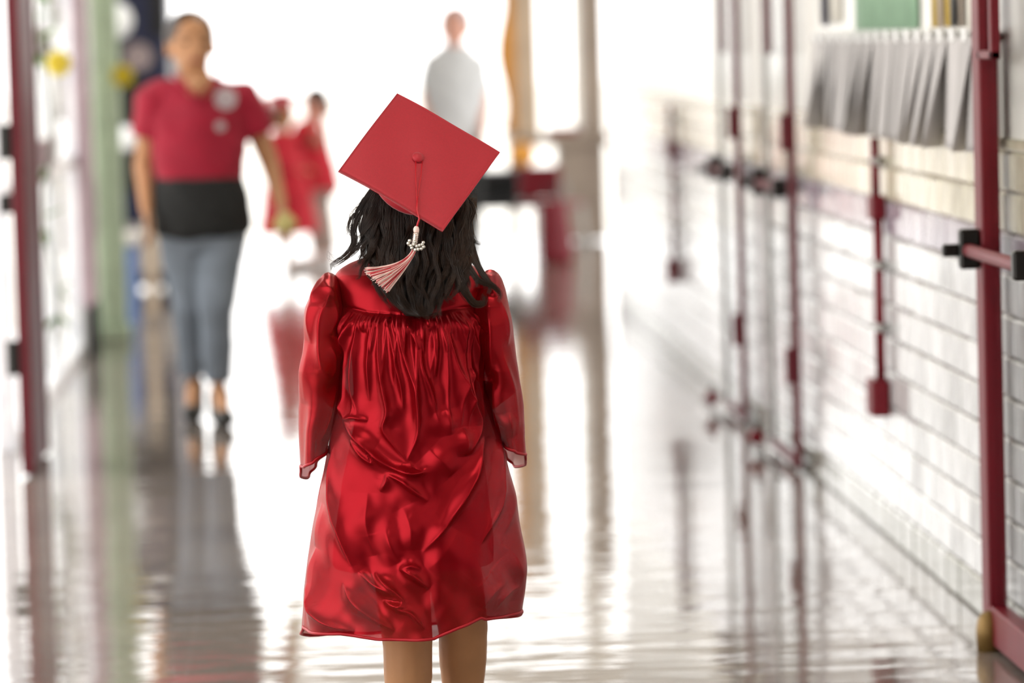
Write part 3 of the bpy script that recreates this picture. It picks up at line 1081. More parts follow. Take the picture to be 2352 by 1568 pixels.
# shirt down to the waist, black knit tied around the hips
tb = MB().add(*loft([(W_(460, 425), 0.172, 0.13)] + [(c, rx + 0.014, ry + 0.014) for c, rx, ry in JW['torso'][3:7]] + [(W_(452, 180), 0.095, 0.075)]))
for k in 'LR':
    sh, el = Vector(JW['sh' + k]), Vector(JW['el' + k])
    tb.add(*capsule(JW['torso'][-2][0], 0.07, sh, 0.068)).add(*tube([sh, sh.lerp(el, 0.55)], [0.072, 0.074], 14))
remesh('shirt', tb, M['polo'], wm, 0.009, 4, 0.007)
MB().tube([W_(402, 172, -0.02), W_(420, 190, -0.09), W_(458, 226, -0.128), W_(488, 192, -0.09), W_(500, 170, -0.02)], 0.009, 8).build('collar', M['polo'], wm, True)
kb = MB().add(*loft([(W_(466, 548), 0.160, 0.125), (W_(466, 530), 0.196, 0.146), (W_(464, 480), 0.196, 0.150), (W_(460, 430), 0.184, 0.142), (W_(458, 405), 0.176, 0.135)]))
remesh('waist_cloth', kb, M['black_cloth'], wm, 0.009, 4, 0.006)
MB().ell(W_(458, 196, -0.085), (0.055, 0.03, 0.055), None, 12, 8).build('neck_opening', M['skin_w'], wm, True)
c = W_(520, 225, -0.137)
MB().add(*tube([c, c + Vector((0, -0.006, 0))], 0.044, 24)).build('chest_emblem', M['rose_grey'], wm)
c = W_(508, 288, -0.146)
MB().add(*tube([c, c + Vector((0, -0.006, 0))], 0.020, 20)).build('name_badge', M['rose_grey'], wm)
# small snack pouch in her hand
pc = W_(655, 512, -0.10)
pouch = remesh('snack_pouch', MB().ell(pc, (0.05, 0.02, 0.035)).ell(pc + Vector((0, 0, 0.03)), (0.03, 0.012, 0.02)), mat('olive_foil', (190, 176, 110), 0.4), None, 0.006, 2)
tag(pouch, 'small olive yellow pouch held in the walking woman\'s hand', 'pouch')

# --- man in a pale shirt near the far portal
MY = 26.0


def M_(px, py, dy=0.0):
    return P(px, py, MY) + Vector((0, dy, 0))


zf = 0.0
hx = M_(1045, 300).x
JM = dict(s=1.0, base=(hx, MY, 0), head=M_(1044, 66), face=(-0.25, -1, 0), neck=M_(1043, 104), hs=1.22,
          shR=M_(994, 146), shL=M_(1092, 146), elR=M_(976, 225, 0.02), wrR=M_(985, 300, -0.12), htR=M_(1000, 340, -0.2),
          elL=M_(1116, 232, 0.02), wrL=M_(1108, 300, -0.12), htL=M_(1100, 345, -0.2),
          hpR=Vector((hx - 0.09, MY, 0.88)), hpL=Vector((hx + 0.09, MY, 0.88)), knR=Vector((hx - 0.09, MY - 0.05, 0.48)), knL=Vector((hx + 0.09, MY + 0.02, 0.48)),
          anR=Vector((hx - 0.09, MY + 0.05, 0.09)), anL=Vector((hx + 0.09, MY + 0.1, 0.09)),
          toR=Vector((hx - 0.1, MY - 0.11, 0.038)), toL=Vector((hx + 0.1, MY - 0.06, 0.038)),
          torso=[(M_(1045, 345), 0.10, 0.10), (M_(1045, 325), 0.165, 0.12), (M_(1045, 290), 0.165, 0.125), (M_(1045, 250), 0.165, 0.125),
                 (M_(1044, 200), 0.18, 0.13), (M_(1044, 165), 0.185, 0.11), (M_(1044, 130), 0.135, 0.08), (M_(1044, 104), 0.075, 0.06)])
mn, _, _, _ = person(JM, 'man in a pale grey shirt and black trousers at the far end', M['skin_p'], None,
                     dict(top=('white_cloth', 0.75, 0.02), pants=('black_cloth', 0.98), shoe='shoe'), hairfn=simple_hair('rose_grey', False))

# --- child in red gown and cap, and the adult bending over beside it
KY = 27.0


def K_(px, py, dy=0.0):
    return P(px, py, KY) + Vector((0, dy, 0))


kx = K_(655, 400).x
JK = dict(s=0.70, hs=0.85, base=(kx, KY, 0), head=K_(650, 262), face=(0.9, -0.3, 0), neck=K_(652, 298),
          shR=K_(632, 318, -0.1), shL=K_(668, 318, 0.1), elR=K_(640, 360, -0.13), wrR=K_(665, 385, -0.1), htR=K_(690, 390, -0.08),
          elL=K_(672, 360, 0.13), wrL=K_(690, 385, 0.1), htL=K_(712, 390, 0.08),
          hpR=Vector((kx, KY - 0.06, 0.5)), hpL=Vector((kx, KY + 0.06, 0.5)), knR=Vector((kx, KY - 0.06, 0.28)), knL=Vector((kx, KY + 0.06, 0.28)),
          anR=Vector((kx, KY - 0.06, 0.07)), anL=Vector((kx, KY + 0.06, 0.07)), toR=Vector((kx + 0.1, KY - 0.07, 0.028)), toL=Vector((kx + 0.1, KY + 0.05, 0.028)),
          torso=[(K_(655, 440), 0.09, 0.08), (K_(655, 420), 0.10, 0.11), (K_(655, 390), 0.10, 0.11), (K_(654, 360), 0.09, 0.11),
                 (K_(653, 335), 0.085, 0.12), (K_(653, 318), 0.07, 0.1), (K_(652, 306), 0.04, 0.05)])
kd, HPk, Rk, hk = person(JK, 'small child in red gown and cap beside the bending adult, far behind', M['skin_w'], None, dict(shoe='white_shoe'), hairfn=simple_hair('hair_base', True))
gb = MB().add(*loft([(Vector((kx + 0.01, KY, 0.24)), 0.20, 0.2), (Vector((kx + 0.01, KY, 0.5)), 0.16, 0.17), (K_(655, 370), 0.12, 0.14), (K_(654, 335), 0.10, 0.135), (K_(653, 315), 0.08, 0.11), (K_(652, 302), 0.045, 0.05)]))
for k in 'LR':
    gb.add(*capsule(JK['sh' + k], 0.05, JK['el' + k], 0.06)).add(*tube([JK['el' + k], JK['wr' + k]], [0.06, 0.075], 14))
remesh('gown', gb, M['red_knit'], kd, 0.01, 4, 0.006)
kc = thing('mortarboard_cap', HPk(0, -0.1, 0.9), 'red mortarboard cap on the small child far behind', 'cap')
cc = HPk(-0.05, -0.1, 1.05)
V, F = cbox((-0.10, -0.10, -0.004), (0.10, 0.10, 0.004), 0.002)
RR = Matrix.Rotation(0.7, 3, 'Z')
RT = Matrix.Rotation(0.35, 3, 'X') @ RR
MB().add([cc + RT @ Vector(v) for v in V], F).build('board', M['cap_cloth'], kc)
remesh('skull_cap', MB().ell(HPk(0, -0.15, 0.55), (0.074, 0.086, 0.07), Rk), M['cap_cloth'], kc, 0.008, 2)
MB().ell(cc + RT @ Vector((0, 0, 0.006)), (0.012, 0.012, 0.006)).build('button', M['cap_cloth'], kc, True)
MB().tube([cc + RT @ Vector((0, 0, 0.008)), cc + RT @ Vector((-0.10, 0.02, 0.008)), cc + RT @ Vector((-0.10, 0.02, 0.008)) + Vector((-0.01, 0, -0.12))], 0.004, 6).build('tassel', M['cord'], kc)

ax = K_(722, 450).x
AY = 27.35


def A_(px, py, dy=0.0):
    return P(px, py, AY) + Vector((0, dy, 0))


JA = dict(s=0.95, base=(ax, AY, 0), head=A_(724, 240, -0.08), face=(-0.75, -0.5, -0.45), neck=A_(716, 278, -0.03),
          shR=A_(690, 300, -0.16), shL=A_(712, 300, 0.14), elR=A_(735, 325, -0.22), wrR=A_(748, 300, -0.30), htR=A_(742, 270, -0.3),
          elL=A_(660, 360, 0.16), wrL=A_(640, 400, 0.1), htL=A_(632, 425, 0.06),
          hpR=A_(725, 430, -0.09), hpL=A_(728, 430, 0.09), knR=Vector((ax - 0.02, AY - 0.10, 0.46)), knL=Vector((ax + 0.04, AY + 0.1, 0.46)),
          anR=Vector((ax + 0.03, AY - 0.10, 0.09)), anL=Vector((ax + 0.09, AY + 0.1, 0.09)),
          toR=Vector((ax - 0.12, AY - 0.15, 0.036)), toL=Vector((ax - 0.06, AY + 0.05, 0.036)),
          torso=[(A_(728, 455), 0.10, 0.11), (A_(727, 435), 0.14, 0.17), (A_(724, 405), 0.135, 0.165), (A_(716, 375), 0.13, 0.16),
                 (A_(708, 340), 0.13, 0.165), (A_(703, 312), 0.12, 0.15), (A_(706, 296), 0.08, 0.09), (A_(712, 284), 0.05, 0.05)])
person(JA, 'adult in red shirt and taupe trousers bending beside the small capped child', M['skin_p'], None,
       dict(top=('red_knit', 0.6, 0.02), pants=('taupe', 0.97), shoe='white_shoe'), hairfn=simple_hair('hair', True))

# ------------------------------------------------------------------ the girl in the red gown
PXM = 1180.0


def B(px, py, d=0.0):
    return P(px, py, GD) + Vector((0, d, 0))


B0 = np.array(B(0, 0))
BX = np.array(B(1000, 0)) / 1000 - B0 / 1000
BY = np.array(B(0, 1000)) / 1000 - B0 / 1000


def Bn(px, py, d):
    """vectorised B"""
    px, py, d = np.broadcast_arrays(np.asarray(px, float), np.asarray(py, float), np.asarray(d, float))
    out = B0 + px[..., None] * BX + py[..., None] * BY
    out[..., 1] += d
    return out


gx = B(960, 1400).x
JG = dict(s=0.74, hs=0.89, base=(gx, GD, 0), head=B(943, 428, 0.02), face=(0.05, 1, 0.10), headup=(0.0, -0.25, 1), neck=B(950, 590, 0.03),
          shL=B(800, 676, 0.02), shR=B(1098, 676, 0.02), legk=1.36, elL=B(748, 880, 0.02), elR=B(1160, 880, 0.02),
          wrL=B(800, 960, 0.17), wrR=B(1110, 955, 0.17), htL=B(900, 950, 0.24), htR=B(1010, 945, 0.24), thumb=(0, 0, 1),
          hpL=B(905, 1150, 0.0), hpR=B(1020, 1150, 0.0), knL=B(936, 1470, -0.01), knR=B(1066, 1450, 0.06),
          anL=Vector((B(938, 1700).x, GD + 0.0, 0.08)), anR=Vector((B(1070, 1700).x, GD + 0.16, 0.10)),
          torso=[(B(960, 1200), 0.08, 0.08), (B(960, 1140), 0.125, 0.095), (B(958, 1060), 0.12, 0.09), (B(955, 960), 0.110, 0.085),
                 (B(952, 850), 0.115, 0.085), (B(950, 740), 0.120, 0.080), (B(950, 690), 0.100, 0.062), (B(950, 650, 0.02), 0.06, 0.05)])
JG['toL'] = JG['anL'] + Vector((-0.01, 0.12, -0.052))
JG['toR'] = JG['anR'] + Vector((0.01, 0.11, -0.07))


girl, HPg, Rg, hg = person(JG, 'girl seen from behind in shiny red graduation gown walking away', M['skin'], None, dict(shoe='white_shoe'), voxel=0.008)
# dress under the gown
ds = MB().add(*loft([(B(948, 1302, 0.0), 0.160, 0.12), (B(950, 1240), 0.158, 0.12), (B(952, 1100), 0.142, 0.11), (B(955, 960), 0.120, 0.095), (B(952, 850), 0.122, 0.095),
                     (B(950, 740), 0.127, 0.09), (B(950, 670), 0.120, 0.075), (B(950, 640, 0.02), 0.07, 0.055)]))
remesh('dress', ds, M['dress'], girl, 0.010, 3)


def interp(tab, y, k, smooth_px=None):
    ys = [t[0] for t in tab]
    yy = np.arange(ys[0] - 30, ys[-1] + 31.0)
    vv = np.interp(yy, ys, [t[k] for t in tab])
    w_ = min(12, 3 + len(ys)) if smooth_px is None else smooth_px
    ext = np.concatenate([np.full(w_, vv[0]), vv, np.full(w_, vv[-1])])
    for _ in range(2):
        ext[w_:-w_] = np.convolve(ext, np.ones(2 * w_ + 1) / (2 * w_ + 1), 'same')[w_:-w_]
    sm = ext[w_:-w_]
    a_ = np.clip((yy - ys[0]) / 30.0, 0, 1)
    sm = vv * (1 - a_) + sm * a_
    return np.interp(y, yy, sm)


def seg_disp(px, py, ridges):
    """height of hand-placed folds; each ridge: points, width px, height m"""
    out = np.zeros_like(px)
    for pts, wd, amp in ridges:
        pts = np.array(pts, float)
        # smooth the polyline
        t = np.linspace(0, 1, len(pts))
        tt = np.linspace(0, 1, len(pts) * 5)
        q = np.stack([np.interp(tt, t, pts[:, 0]), np.interp(tt, t, pts[:, 1])], 1)
        for _ in range(4):
            q[1:-1] = (q[:-2] + 2 * q[1:-1] + q[2:]) / 4
        L = np.concatenate([[0], np.cumsum(np.linalg.norm(np.diff(q, axis=0), axis=1))])
        L /= L[-1]
        pad = wd * 5.5
        sel = (px > q[:, 0].min() - pad) & (px < q[:, 0].max() + pad) & (py > q[:, 1].min() - pad) & (py < q[:, 1].max() + pad)
        if not sel.any():
            continue
        x, y = px[sel], py[sel]
        best = np.full(x.shape, 1e9)
        par = np.zeros(x.shape)
        for i in range(len(q) - 1):
            a, b = q[i], q[i + 1]
            ab = b - a
            u = np.clip(((x - a[0]) * ab[0] + (y - a[1]) * ab[1]) / max(1e-6, ab @ ab), 0, 1)
            dd = np.hypot(x - a[0] - u * ab[0], y - a[1] - u * ab[1])
            m_ = dd < best
            best[m_] = dd[m_]
            par[m_] = (L[i] + (L[i + 1] - L[i]) * u)[m_]
        wl = wd * (0.55 + 0.45 * np.sin(np.pi * np.clip(par, 0, 1)))
        prof = 0.62 * np.exp(-np.power(best / (0.75 * wl), 1.35)) + 0.5 * np.exp(-np.power(best / (2.4 * wl), 2))
        tap = np.power(np.clip(np.sin(np.pi * np.clip(par * 0.96 + 0.03, 0, 1)), 0, 1), 0.95)
        out[sel] += 1.65 * amp * prof * tap
    return out


def z2(*p):
    return [(660 + x / 3.015, 580 + y / 3.015) for x, y in p]


def z3(*p):
    return [(660 + x / 2.76, 1000 + y / 2.76) for x, y in p]


RIDGES = [
    (z2((400, 415), (390, 470), (400, 560)), 6, 0.006),
    (z2((445, 415), (412, 500), (418, 620), (400, 720)), 7, 0.009),
    (z2((470, 440), (500, 480), (480, 560)), 6, 0.005),
    (z2((535, 440), (518, 600), (512, 800), (500, 950), (520, 1100)), 8, 0.010),
    (z2((612, 430), (604, 600), (598, 800), (590, 1000)), 8, 0.009),
    (z2((655, 430), (660, 600), (670, 780), (695, 950), (718, 1080), (672, 1190), (760, 1310), (840, 1420)), 8, 0.011),
    (z2((700, 420), (735, 560), (770, 760), (800, 900), (812, 1050)), 7, 0.008),
    (z2((770, 420), (790, 580), (840, 760), (885, 900), (908, 1060), (915, 1230), (840, 1400)), 9, 0.012),
    (z2((830, 440), (870, 540), (915, 640)), 8, 0.007),
    (z2((920, 560), (925, 760), (990, 920), (1045, 1130)), 8, 0.009),
    (z2((1010, 480), (1000, 640), (985, 850)), 10, 0.007),
    (z2((1085, 430), (1105, 600), (1150, 800), (1240, 1000), (1340, 1180), (1250, 1360)), 11, 0.013),
    (z2((1130, 430), (1180, 560), (1210, 680)), 9, 0.006),
    (z2((1245, 390), (1250, 470), (1310, 555), (1325, 500), (1275, 400)), 5, 0.006),
    (z2((1190, 380), (1230, 500), (1290, 680), (1310, 760)), 7, 0.006),
    (z2((430, 1145), (500, 1112), (580, 1135)), 7, 0.007),
    (z2((432, 1150), (540, 1265), (640, 1380), (720, 1440), (850, 1490), (945, 1470)), 9, 0.013),
    (z2((480, 1130), (520, 1230), (640, 1300)), 16, 0.006),
    (z2((390, 1000), (440, 1110), (430, 1150)), 9, 0.006),
    (z2((990, 1330), (1080, 1420), (1150, 1500)), 26, 0.008),
    (z2((1090, 1060), (1130, 1230)), 16, 0.006),
    (z2((1210, 1180), (1230, 1380)), 18, 0.008),
    (z2((1390, 980), (1440, 1150), (1480, 1330), (1470, 1560)), 6, 0.008),
    (z2((1240, 780), (1250, 880)), 8, 0.005),
    (z2((330, 1400), (350, 1180), (370, 1080)), 8, 0.006),
    (z3((640, 208), (740, 250), (830, 330), (895, 375)), 8, 0.011),
    (z3((640, 208), (640, 260), (600, 320)), 7, 0.006),
    (z3((720, 165), (800, 205), (870, 195), (840, 170)), 8, 0.009),
    (z3((1245, 10), (1205, 180), (1100, 370), (1000, 530), (870, 690)), 9, 0.013),
    (z3((1365, 60), (1362, 250), (1345, 450), (1230, 660)), 8, 0.011),
    (z3((325, 20), (318, 250), (345, 480), (395, 690), (430, 790)), 8, 0.012),
    (z3((440, 0), (500, 100), (560, 150), (575, 90)), 7, 0.007),
    (z3((470, 820), (560, 900), (640, 930), (690, 970)), 8, 0.010),
    (z3((560, 825), (650, 900), (760, 1000), (690, 1040)), 8, 0.010),
    (z3((620, 1000), (690, 1030), (770, 1030)), 7, 0.007),
    (z3((720, 790), (800, 830), (905, 920)), 9, 0.011),
    (z3((720, 800), (790, 770), (860, 800)), 9, 0.007),
    (z3((385, 900), (440, 1010), (560, 1110), (690, 1190)), 9, 0.011),
    (z3((690, 1045), (790, 1065), (880, 1175)), 8, 0.010),
    (z3((160, 930), (200, 1080), (300, 1160), (440, 1200)), 9, 0.010),
    (z3((210, 700), (170, 860), (170, 1000)), 9, 0.007),
    (z3((240, 420), (215, 600), (200, 700)), 14, 0.006),
    (z3((520, 330), (520, 560), (560, 720)), 22, 0.008),
    (z3((640, 560), (680, 680), (720, 760)), 16, 0.007),
    (z3((740, 420), (790, 520), (800, 680)), 26, 0.008),
    (z3((900, 800), (1000, 700), (1080, 560)), 40, 0.006),
    (z3((1370, 680), (1440, 720), (1500, 880), (1490, 1050)), 24, 0.009),
    (z3((1240, 1060), (1300, 960), (1420, 900)), 14, 0.006),
    (z3((1330, 1090), (1380, 1000), (1500, 960)), 14, 0.006),
    (z3((1430, 250), (1460, 430), (1400, 620)), 16, 0.006),
]
# many soft folds that hang from the gathers
for k in range(46):
    x = 792 + k * 7.2 + random.uniform(-3, 3)
    y0_ = 712 + random.uniform(-2, 5)
    ln = random.choice((30, 45, 60, 90, 160, 260))
    dx = (x - 950) * 0.10 + random.uniform(-12, 12)
    RIDGES.append(([(x, y0_), (x + dx * 0.2, y0_ + ln * 0.35), (x + dx * 0.6, y0_ + ln * 0.7), (x + dx, y0_ + ln)], random.uniform(3.5, 6), random.uniform(0.0025, 0.0055)))

GTAB = [  # y, left x, right x, half depth, depth of centre
    (586, 880, 1012, 0.050, 0.045), (594, 842, 1048, 0.062, 0.04), (606, 803, 1084, 0.070, 0.03), (620, 780, 1108, 0.078, 0.02), (636, 768, 1122, 0.086, 0.015),
    (660, 770, 1122, 0.096, 0.01), (700, 780, 1116, 0.108, 0.005), (760, 788, 1112, 0.120, 0), (850, 786, 1114, 0.130, 0), (900, 783, 1122, 0.136, 0),
    (960, 772, 1142, 0.142, 0), (1040, 758, 1166, 0.150, 0), (1150, 735, 1193, 0.162, 0), (1250, 717, 1210, 0.174, 0), (1300, 710, 1217, 0.18, 0),
    (1370, 703, 1217, 0.184, 0), (1412, 701, 1210, 0.186, 0), (1460, 699, 1203, 0.188, 0)]
HEMB = [(690, 1449), (740, 1446), (800, 1440), (880, 1450), (960, 1450), (1000, 1448), (1050, 1424), (1105, 1406), (1118, 1411), (1222, 1414)]
HEMF = [(690, 1450), (730, 1450), (780, 1440), (880, 1436), (1000, 1420), (1100, 1402), (1160, 1406), (1222, 1415)]


def noise1(x, seed, n=64, lo=0.0, hi=1.0):
    r = np.random.default_rng(seed)
    k = r.normal(size=n)
    xs = np.linspace(lo, hi, n)
    return np.interp(x, xs, k)


def sheet_faces(nr, nc, wrap):
    F = []
    m_ = nc if wrap else nc - 1
    i, j = np.meshgrid(np.arange(nr - 1), np.arange(m_), indexing='ij')
    a = i * nc + j
    b = i * nc + (j + 1) % nc
    F = np.stack([a, b, b + nc, a + nc], -1).reshape(-1, 4)
    return F


def outward(V, F):
    W = V.reshape(-1, 3)
    nrm = np.cross(W[F[:, 1]] - W[F[:, 0]], W[F[:, 2]] - W[F[:, 0]])
    c_ = W[F].mean(1) - W.mean(0)
    return F if (nrm[:, :2] * c_[:, :2]).sum() > 0 else F[:, ::-1]


def make_gown():
    NB, NF = 380, 90
    # angles: pi..2pi is the side toward the camera
    t = np.concatenate([np.linspace(math.pi, 2 * math.pi, NB, endpoint=False), np.linspace(0, math.pi, NF, endpoint=False)])
    NR = 420
    v = np.linspace(0, 1, NR)
    T, Vv = np.meshgrid(t, v)
    back = np.sin(T) < 0
    # approximate lateral position for the hem
    xh = 958 + 258 * np.cos(T)
    hem = np.where(back, np.interp(xh, [h[0] for h in HEMB], [h[1] for h in HEMB]), np.interp(xh, [h[0] for h in HEMF], [h[1] for h in HEMF]))
    hem = hem + 60 * np.clip(np.sin(T), 0, 1) ** 0.7
    y = 586 + (hem - 586) * Vv
    L, R, hb, dc = (interp(GTAB, y, k) for k in (1, 2, 3, 4))
    cx, ax = (L + R) / 2, (R - L) / 2
    ct, st_ = np.cos(T), np.sin(T)
    x = cx + ax * np.sign(ct) * np.abs(ct) ** 0.92
    d = dc + hb * st_
    px, py = x.copy(), y.copy()
    disp = np.zeros_like(x)
    r = seg_disp(px[back], py[back], RIDGES)
    disp[back] = r
    # slow hanging folds all round
    low = np.clip((y - 760) / 640, 0, 1)
    disp += 0.012 * low * np.sin(T * 5 + 1.0 + 0.6 * np.sin(y / 160.0)) * (0.4 + 0.6 * np.abs(np.cos(T)))
    disp += np.where(back, 0, 0.010 * low * np.sin(T * 9 + y / 210.0))
    # fullness that puffs out just under the yoke seam
    seam = np.interp(px, [780, 850, 960, 1050, 1115], [700, 713, 720, 704, 703])
    under = y - seam
    disp += np.where(under > 0, 0.010 * (1 - np.exp(-under / 14.0)) * np.exp(-under / 260.0), 0.0)
    disp -= 0.003 * np.exp(-(under / 4.0) ** 2)
    # soft random drape, stretched along the fall of the cloth
    for q, (sx_, sy_, am, sd) in enumerate(((70, 240, 0.0012, 3), (110, 140, 0.0022, 9))):
        rr = np.random.default_rng(sd)
        for _ in range(5):
            an = rr.normal(0, 0.45)
            f1, f2 = math.cos(an) / sx_ * 6.28 * rr.uniform(0.7, 1.3), math.sin(an) / sy_ * 6.28 + rr.uniform(-1, 1) / sy_ * 6.28 * 0.5
            disp += am / 2.2 * np.sin(px * f1 + py * f2 + rr.uniform(0, 6.28) + 1.3 * np.sin(py / rr.uniform(60, 140) + rr.uniform(0, 6)) + 0.9 * np.sin(px / rr.uniform(50, 120) + rr.uniform(0, 6))) * (0.25 + 0.75 * np.clip((py - 1000) / 200, 0, 1)) * np.clip((py - 700) / 60, 0.0, 1)
    # fine crinkle
    disp += 0.0008 * np.sin(px / 9.0 + 3 * np.sin(py / 37.0)) * np.sin(py / 23.0 + 2 * np.sin(px / 41.0)) * np.clip((y - 640) / 100, 0, 1)
    edge = np.clip(np.abs(st_) * 2.2, 0.25, 1)
    nx, ny = ct * hb * PXM, st_ * ax
    nl = np.hypot(nx, ny) + 1e-9
    nx, ny = nx / nl, ny / nl
    disp = disp * edge
    V = Bn(px + nx * disp * PXM, py, d + ny * disp)
    F = sheet_faces(NR, len(t), True)
    F = outward(V, F)
    g = mesh('gown', V.reshape(-1, 3), F, M['satin'], girl, True)
    # stitched hem
    ring = V[-1]
    pts = [ring[i] for i in range(0, len(t), 3)]
    pts.append(pts[0])
    hm = MB()
    hm.tube(pts, 0.0032, 6, False)
    hm.build('hem', M['satin_hem'], g, True)
    return g


gown = make_gown()

SL = [(627, 755, 757), (629, 748, 766), (634, 742, 775), (645, 735, 782), (665, 727, 788), (700, 716, 792), (760, 706, 794), (850, 696, 792), (900, 692, 785), (940, 690, 777), (980, 690, 768), (1030, 692, 760), (1090, 696, 752)]
SR = [(621, 1132, 1134), (623, 1124, 1142), (630, 1116, 1152), (642, 1110, 1160), (665, 1106, 1168), (700, 1104, 1175), (760, 1103, 1186), (850, 1107, 1198), (900, 1113, 1204), (940, 1126, 1209), (980, 1140, 1213), (1030, 1157, 1219), (1070, 1166, 1223)]
RIDGES += [(z2((345, 370), (385, 250), (430, 200)), 13, 0.005), (z2((450, 380), (470, 280), (520, 240)), 14, 0.004), (z2((1060, 190), (1120, 260), (1180, 330)), 14, 0.006),
           (z2((1200, 120), (1250, 250), (1260, 350)), 12, 0.005), (z2((560, 380), (590, 300)), 10, 0.004)]
RS_L = [
    (z2((275, 180), (215, 320), (195, 480), (190, 620)), 9, 0.008), (z2((300, 260), (255, 420), (240, 640), (250, 800), (300, 890)), 8, 0.010),
    (z2((320, 290), (330, 420), (300, 560)), 7, 0.007), (z2((345, 560), (340, 660), (375, 760)), 8, 0.008), (z2((200, 200), (140, 450), (110, 700)), 14, 0.006),
    (z2((180, 600), (150, 850), (130, 1050)), 20, 0.007), (z2((300, 640), (330, 800), (300, 880)), 7, 0.006),
    (z2((350, 900), (290, 1050), (250, 1300)), 9, 0.009), (z2((270, 170), (300, 230), (330, 300)), 6, 0.006), (z2((240, 165), (235, 260), (225, 330)), 5, 0.005)]
RS_R = [
    (z2((1350, 230), (1375, 420), (1380, 640), (1370, 840)), 8, 0.010), (z2((1400, 250), (1440, 500), (1440, 780), (1400, 870)), 8, 0.009),
    (z2((1470, 300), (1520, 520), (1540, 640)), 10, 0.007), (z2((1340, 260), (1330, 560), (1310, 740)), 7, 0.007),
    (z2((1330, 830), (1380, 880), (1440, 885)), 8, 0.008), (z2((1500, 700), (1560, 900), (1600, 1150), (1620, 1300)), 12, 0.007),
    (z2((1440, 900), (1490, 1100), (1520, 1300)), 8, 0.008), (z2((1540, 1100), (1580, 1280)), 7, 0.006), (z2((1340, 210), (1365, 260)), 5, 0.005), (z2((1430, 230), (1450, 300)), 5, 0.005)]


def make_sleeve(tab, ridges, left):
    NC, NR = 150, 220
    t = np.linspace(0, 2 * math.pi, NC, endpoint=False) + math.pi
    v = np.linspace(0, 1, NR)
    T, Vv = np.meshgrid(t, v)
    ct, st_ = np.cos(T), np.sin(T)
    o = (1 - ct) / 2 if left else (1 + ct) / 2          # 1 at the outer edge
    back = st_ < 0
    ytop = 627 if left else 621
    if left:
        hem = np.where(back, 1036 + 44 * o, 1044 + 45 * np.sin(np.clip(o, 0, 1) * math.pi / 2))
    else:
        hem = np.where(back, 1020 + 32 * o, 1034 + 36 * np.sin(np.clip(o * 1.2, 0, 1) * math.pi / 2) - 8 * o)
    hem = hem + 46 * np.clip(st_, 0, 1) ** 0.7 * (0.3 + 0.7 * o)
    y = ytop + (hem - ytop) * Vv
    L, R = interp(tab, y, 1, 4), interp(tab, y, 2, 4)
    cx, ax = (L + R) / 2, (R - L) / 2
    hb = np.interp(y, [621, 627, 632, 655, 700, 800, 900, 1000, 1090], [0.002, 0.012, 0.035, 0.060, 0.072, 0.082, 0.092, 0.105, 0.115])
    dc = np.interp(y, [622, 700, 850, 950, 1090], [0.015, 0.0, 0.01, 0.035, 0.06])
    x = cx + ax * ct
    d = dc + hb * st_
    disp = np.zeros_like(x)
    disp[back] = seg_disp(x[back], y[back], ridges)
    disp += 0.004 * np.clip((y - 700) / 300, 0, 1) * np.sin(T * 5 + y / 90.0)
    disp += 0.0006 * np.sin(x / 8.0 + 2 * np.sin(y / 31.0)) * np.sin(y / 19.0)
    disp *= np.clip(np.abs(st_) * 2.0, 0.2, 1)
    nx, ny = ct * hb * PXM, st_ * ax
    nl = np.hypot(nx, ny) + 1e-9
    V = Bn(x + nx / nl * disp * PXM, y, d + ny / nl * disp)
    s_ = mesh('sleeve', V.reshape(-1, 3), outward(V, sheet_faces(NR, NC, True)), M['satin'], gown, True)
    pts = [p for p in V[-1]]
    pts.append(pts[0])
    MB().tube(pts, 0.0030, 6, False).build('sleeve_hem', M['satin_hem'], gown, True)


make_sleeve(SL, RS_L, True)
make_sleeve(SR, RS_R, False)
MB().tube([B(835, 600, -0.055), B(850, 588, -0.045), B(868, 592, -0.07), B(888, 600, -0.085)], 0.0025, 6).build('collar_piping', M['satin_hem'], gown, True)

# ------------------------------------------------------------------ her mortarboard
cl, ctp, cr, cb = (776, 385), (912, 212), (1145, 347), (1009, 520)
zz = {'l': 0.0, 't': 163 / PXM, 'r': 112 / PXM, 'b': -51 / PXM}
CD = -0.115 - 56 / PXM
Pl, Pt, Pr, Pb = B(*cl, CD), B(*ctp, CD + zz['t']), B(*cr, CD + zz['r']), B(*cb, CD + zz['b'])
cen = (Pl + Pt + Pr + Pb) / 4
eu, ev = (Pt - Pl), (Pr - Pt)
side_len = (eu.length + ev.length) / 2
eu.normalize()
ev = (ev - eu * ev.dot(eu)).normalized()
en = eu.cross(ev)
if en.y > 0:
    en = -en
RB = Matrix((eu, ev, en)).transposed()


def C_(a, b, c):
    return cen + RB @ Vector((a, b, c))


cp = thing('mortarboard_cap', C_(0, 0, -0.06), 'tilted red mortarboard cap with tassel on the girl in the foreground', 'cap')
n = 40
hs_ = side_len / 2
V, F = [], []


def board_z(a, b):
    return 0.0016 * math.sin(a * 31 + b * 12) * math.cos(b * 23) - 0.003 * (abs(a) / hs_) ** 3 * (abs(b) / hs_) ** 3


